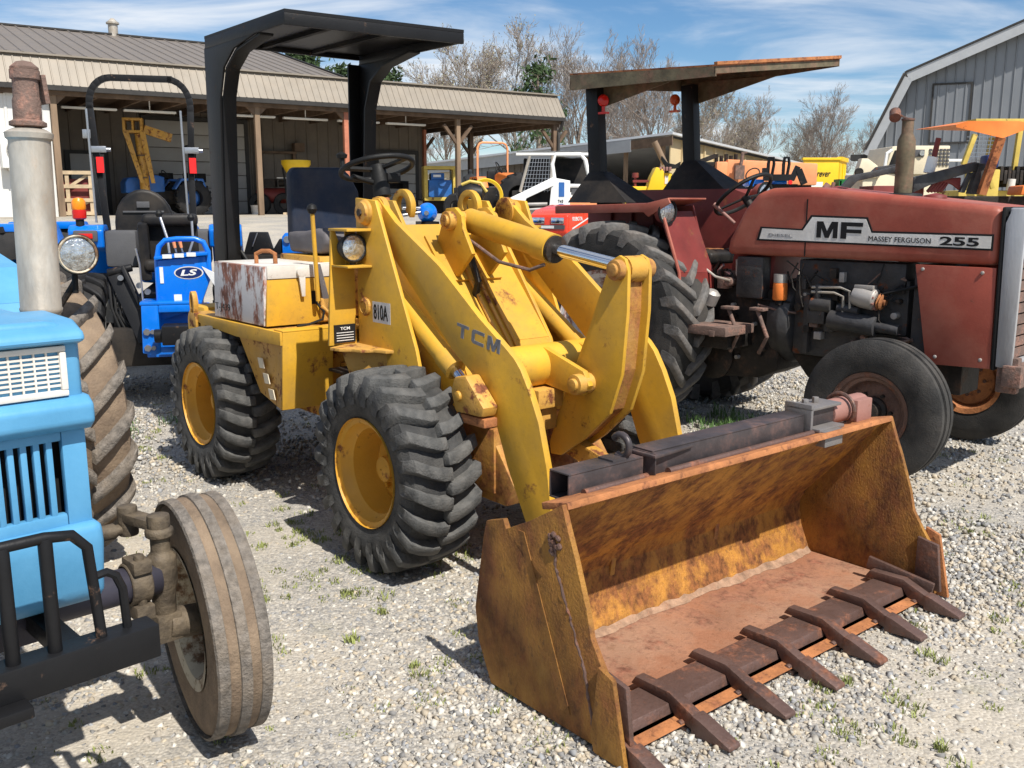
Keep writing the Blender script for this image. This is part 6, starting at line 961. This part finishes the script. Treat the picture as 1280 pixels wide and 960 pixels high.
for sd, kids, up, bd, mt in ((3,(8,5,4,3,2),1.0,True,'bark_pale'), (11,(7,5,4,3,2),.8,False,'bark'), (23,(8,5,4,3,2),.95,False,'bark'), (37,(7,5,4,3,2),.85,True,'bark_pale')):
    a, b, c = bare_tree(sd, 10, kids, 0, up, bd); PROTO.append((a, b, c, mt))
protos = {}
TR = [(600,28,58,0,'tall bare tree with pale buds rising beyond the carport roof'), (650,36,62,3,'pale budding tree beside the pine behind the carport'), (722,28,60,1,'bare spreading grey tree behind the open shed, left of the tractor canopy'), (832,36,60,2,'bare tree seen over the middle of the red tractor canopy'), (775,62,70,1,'thin bare tree between the two large ones behind the shed'),
      (905,128,72,3,'low bare tree behind the right half of the beige shed wall'), (958,112,72,2,'bare twiggy tree beyond the orange tractor'), (1026,112,70,1,'bare forked tree beyond the yellow dump body'), (1078,148,76,2,'small bare tree beside the grey barn eave'), (990,150,80,3,'faint bare tree between the two farther trees'), (560,90,75,2,'low bare tree just clearing the barn awning'), (690,110,85,1,'low brushy bare tree behind the shed roof'), (870,90,82,0,'faint budding tree behind the far canopy post'), (1050,170,88,1,'low bare brush tree above the dump body'), (930,150,90,2,'low bare brush tree above the shed wall end')]
for u, v, Y, k, lab in TR:
    p = at(u, v-9, Y); H = p.z-1.15; t = thing('bare_tree', lab, 'tree', (p.x, Y, 1.1), random.uniform(0, 360), 'bare trees behind the sheds'); t.scale = (H/10,)*3
    if k in protos:
        for o in protos[k]: c = o.copy(); COL.objects.link(c); c.parent = t
    else:
        a, b, c, mt = PROTO[k]; protos[k] = [a.build('trunk', mt, t), b.build('crown', 'twig', t)]+([c.build('buds', 'bud', t)] if c.v else [])
def pine(name, u, v, Y, lab, w, cnt, sc=1.0):
    p = at(u, v, Y); H = p.z-1.1; t = thing(name, lab, 'tree', (p.x, Y, 1.1)); rnd = random.Random(u); m, tr = MB(), MB(); tr.tube([(0,0,0),(.1,0,H*.5),(0,0,H*.97)], [.22,.15,.03], 7)
    for _ in range(cnt):
        h = H*(1-.62*rnd.random()**1.3); rad = w*(1-(h/H-.35)**2*1.7)*rnd.uniform(.35,1); a = rnd.uniform(0,6.28); c = Vector((rad*math.cos(a), rad*math.sin(a), h+rnd.gauss(0,.15))); tr.tube([(0,0,h-.3),c], [.035,.012], 4)
        for _ in range(26):
            q = c+Vector((rnd.gauss(0,.30),rnd.gauss(0,.30),rnd.gauss(0,.20)))*sc; d1 = Vector([rnd.gauss(0,.11) for _ in range(3)])*sc; d2 = Vector([rnd.gauss(0,.05) for _ in range(3)])*sc; m.add([q-d1,q+d2,q+d1,q-d2], [(0,1,2,3)])
    tr.build('trunk', 'bark', t); m.build('crown', 'needle', t)
pine('pine_tree', 376, 52, 52, 'dense green evergreen tree rising behind the barn roof', 1.5, 150)
pine('pine_tree', 428, 86, 56, 'lower yellow-green evergreen behind the end of the barn roof', 1.2, 70)
pine('pine_tree', 490, 92, 60, 'low evergreen top peeping over the awning under the black canopy', 1.3, 60)
pine('pine_tree', 672, 84, 55, 'open ragged pine between bare trees behind the carport', 1.5, 46)
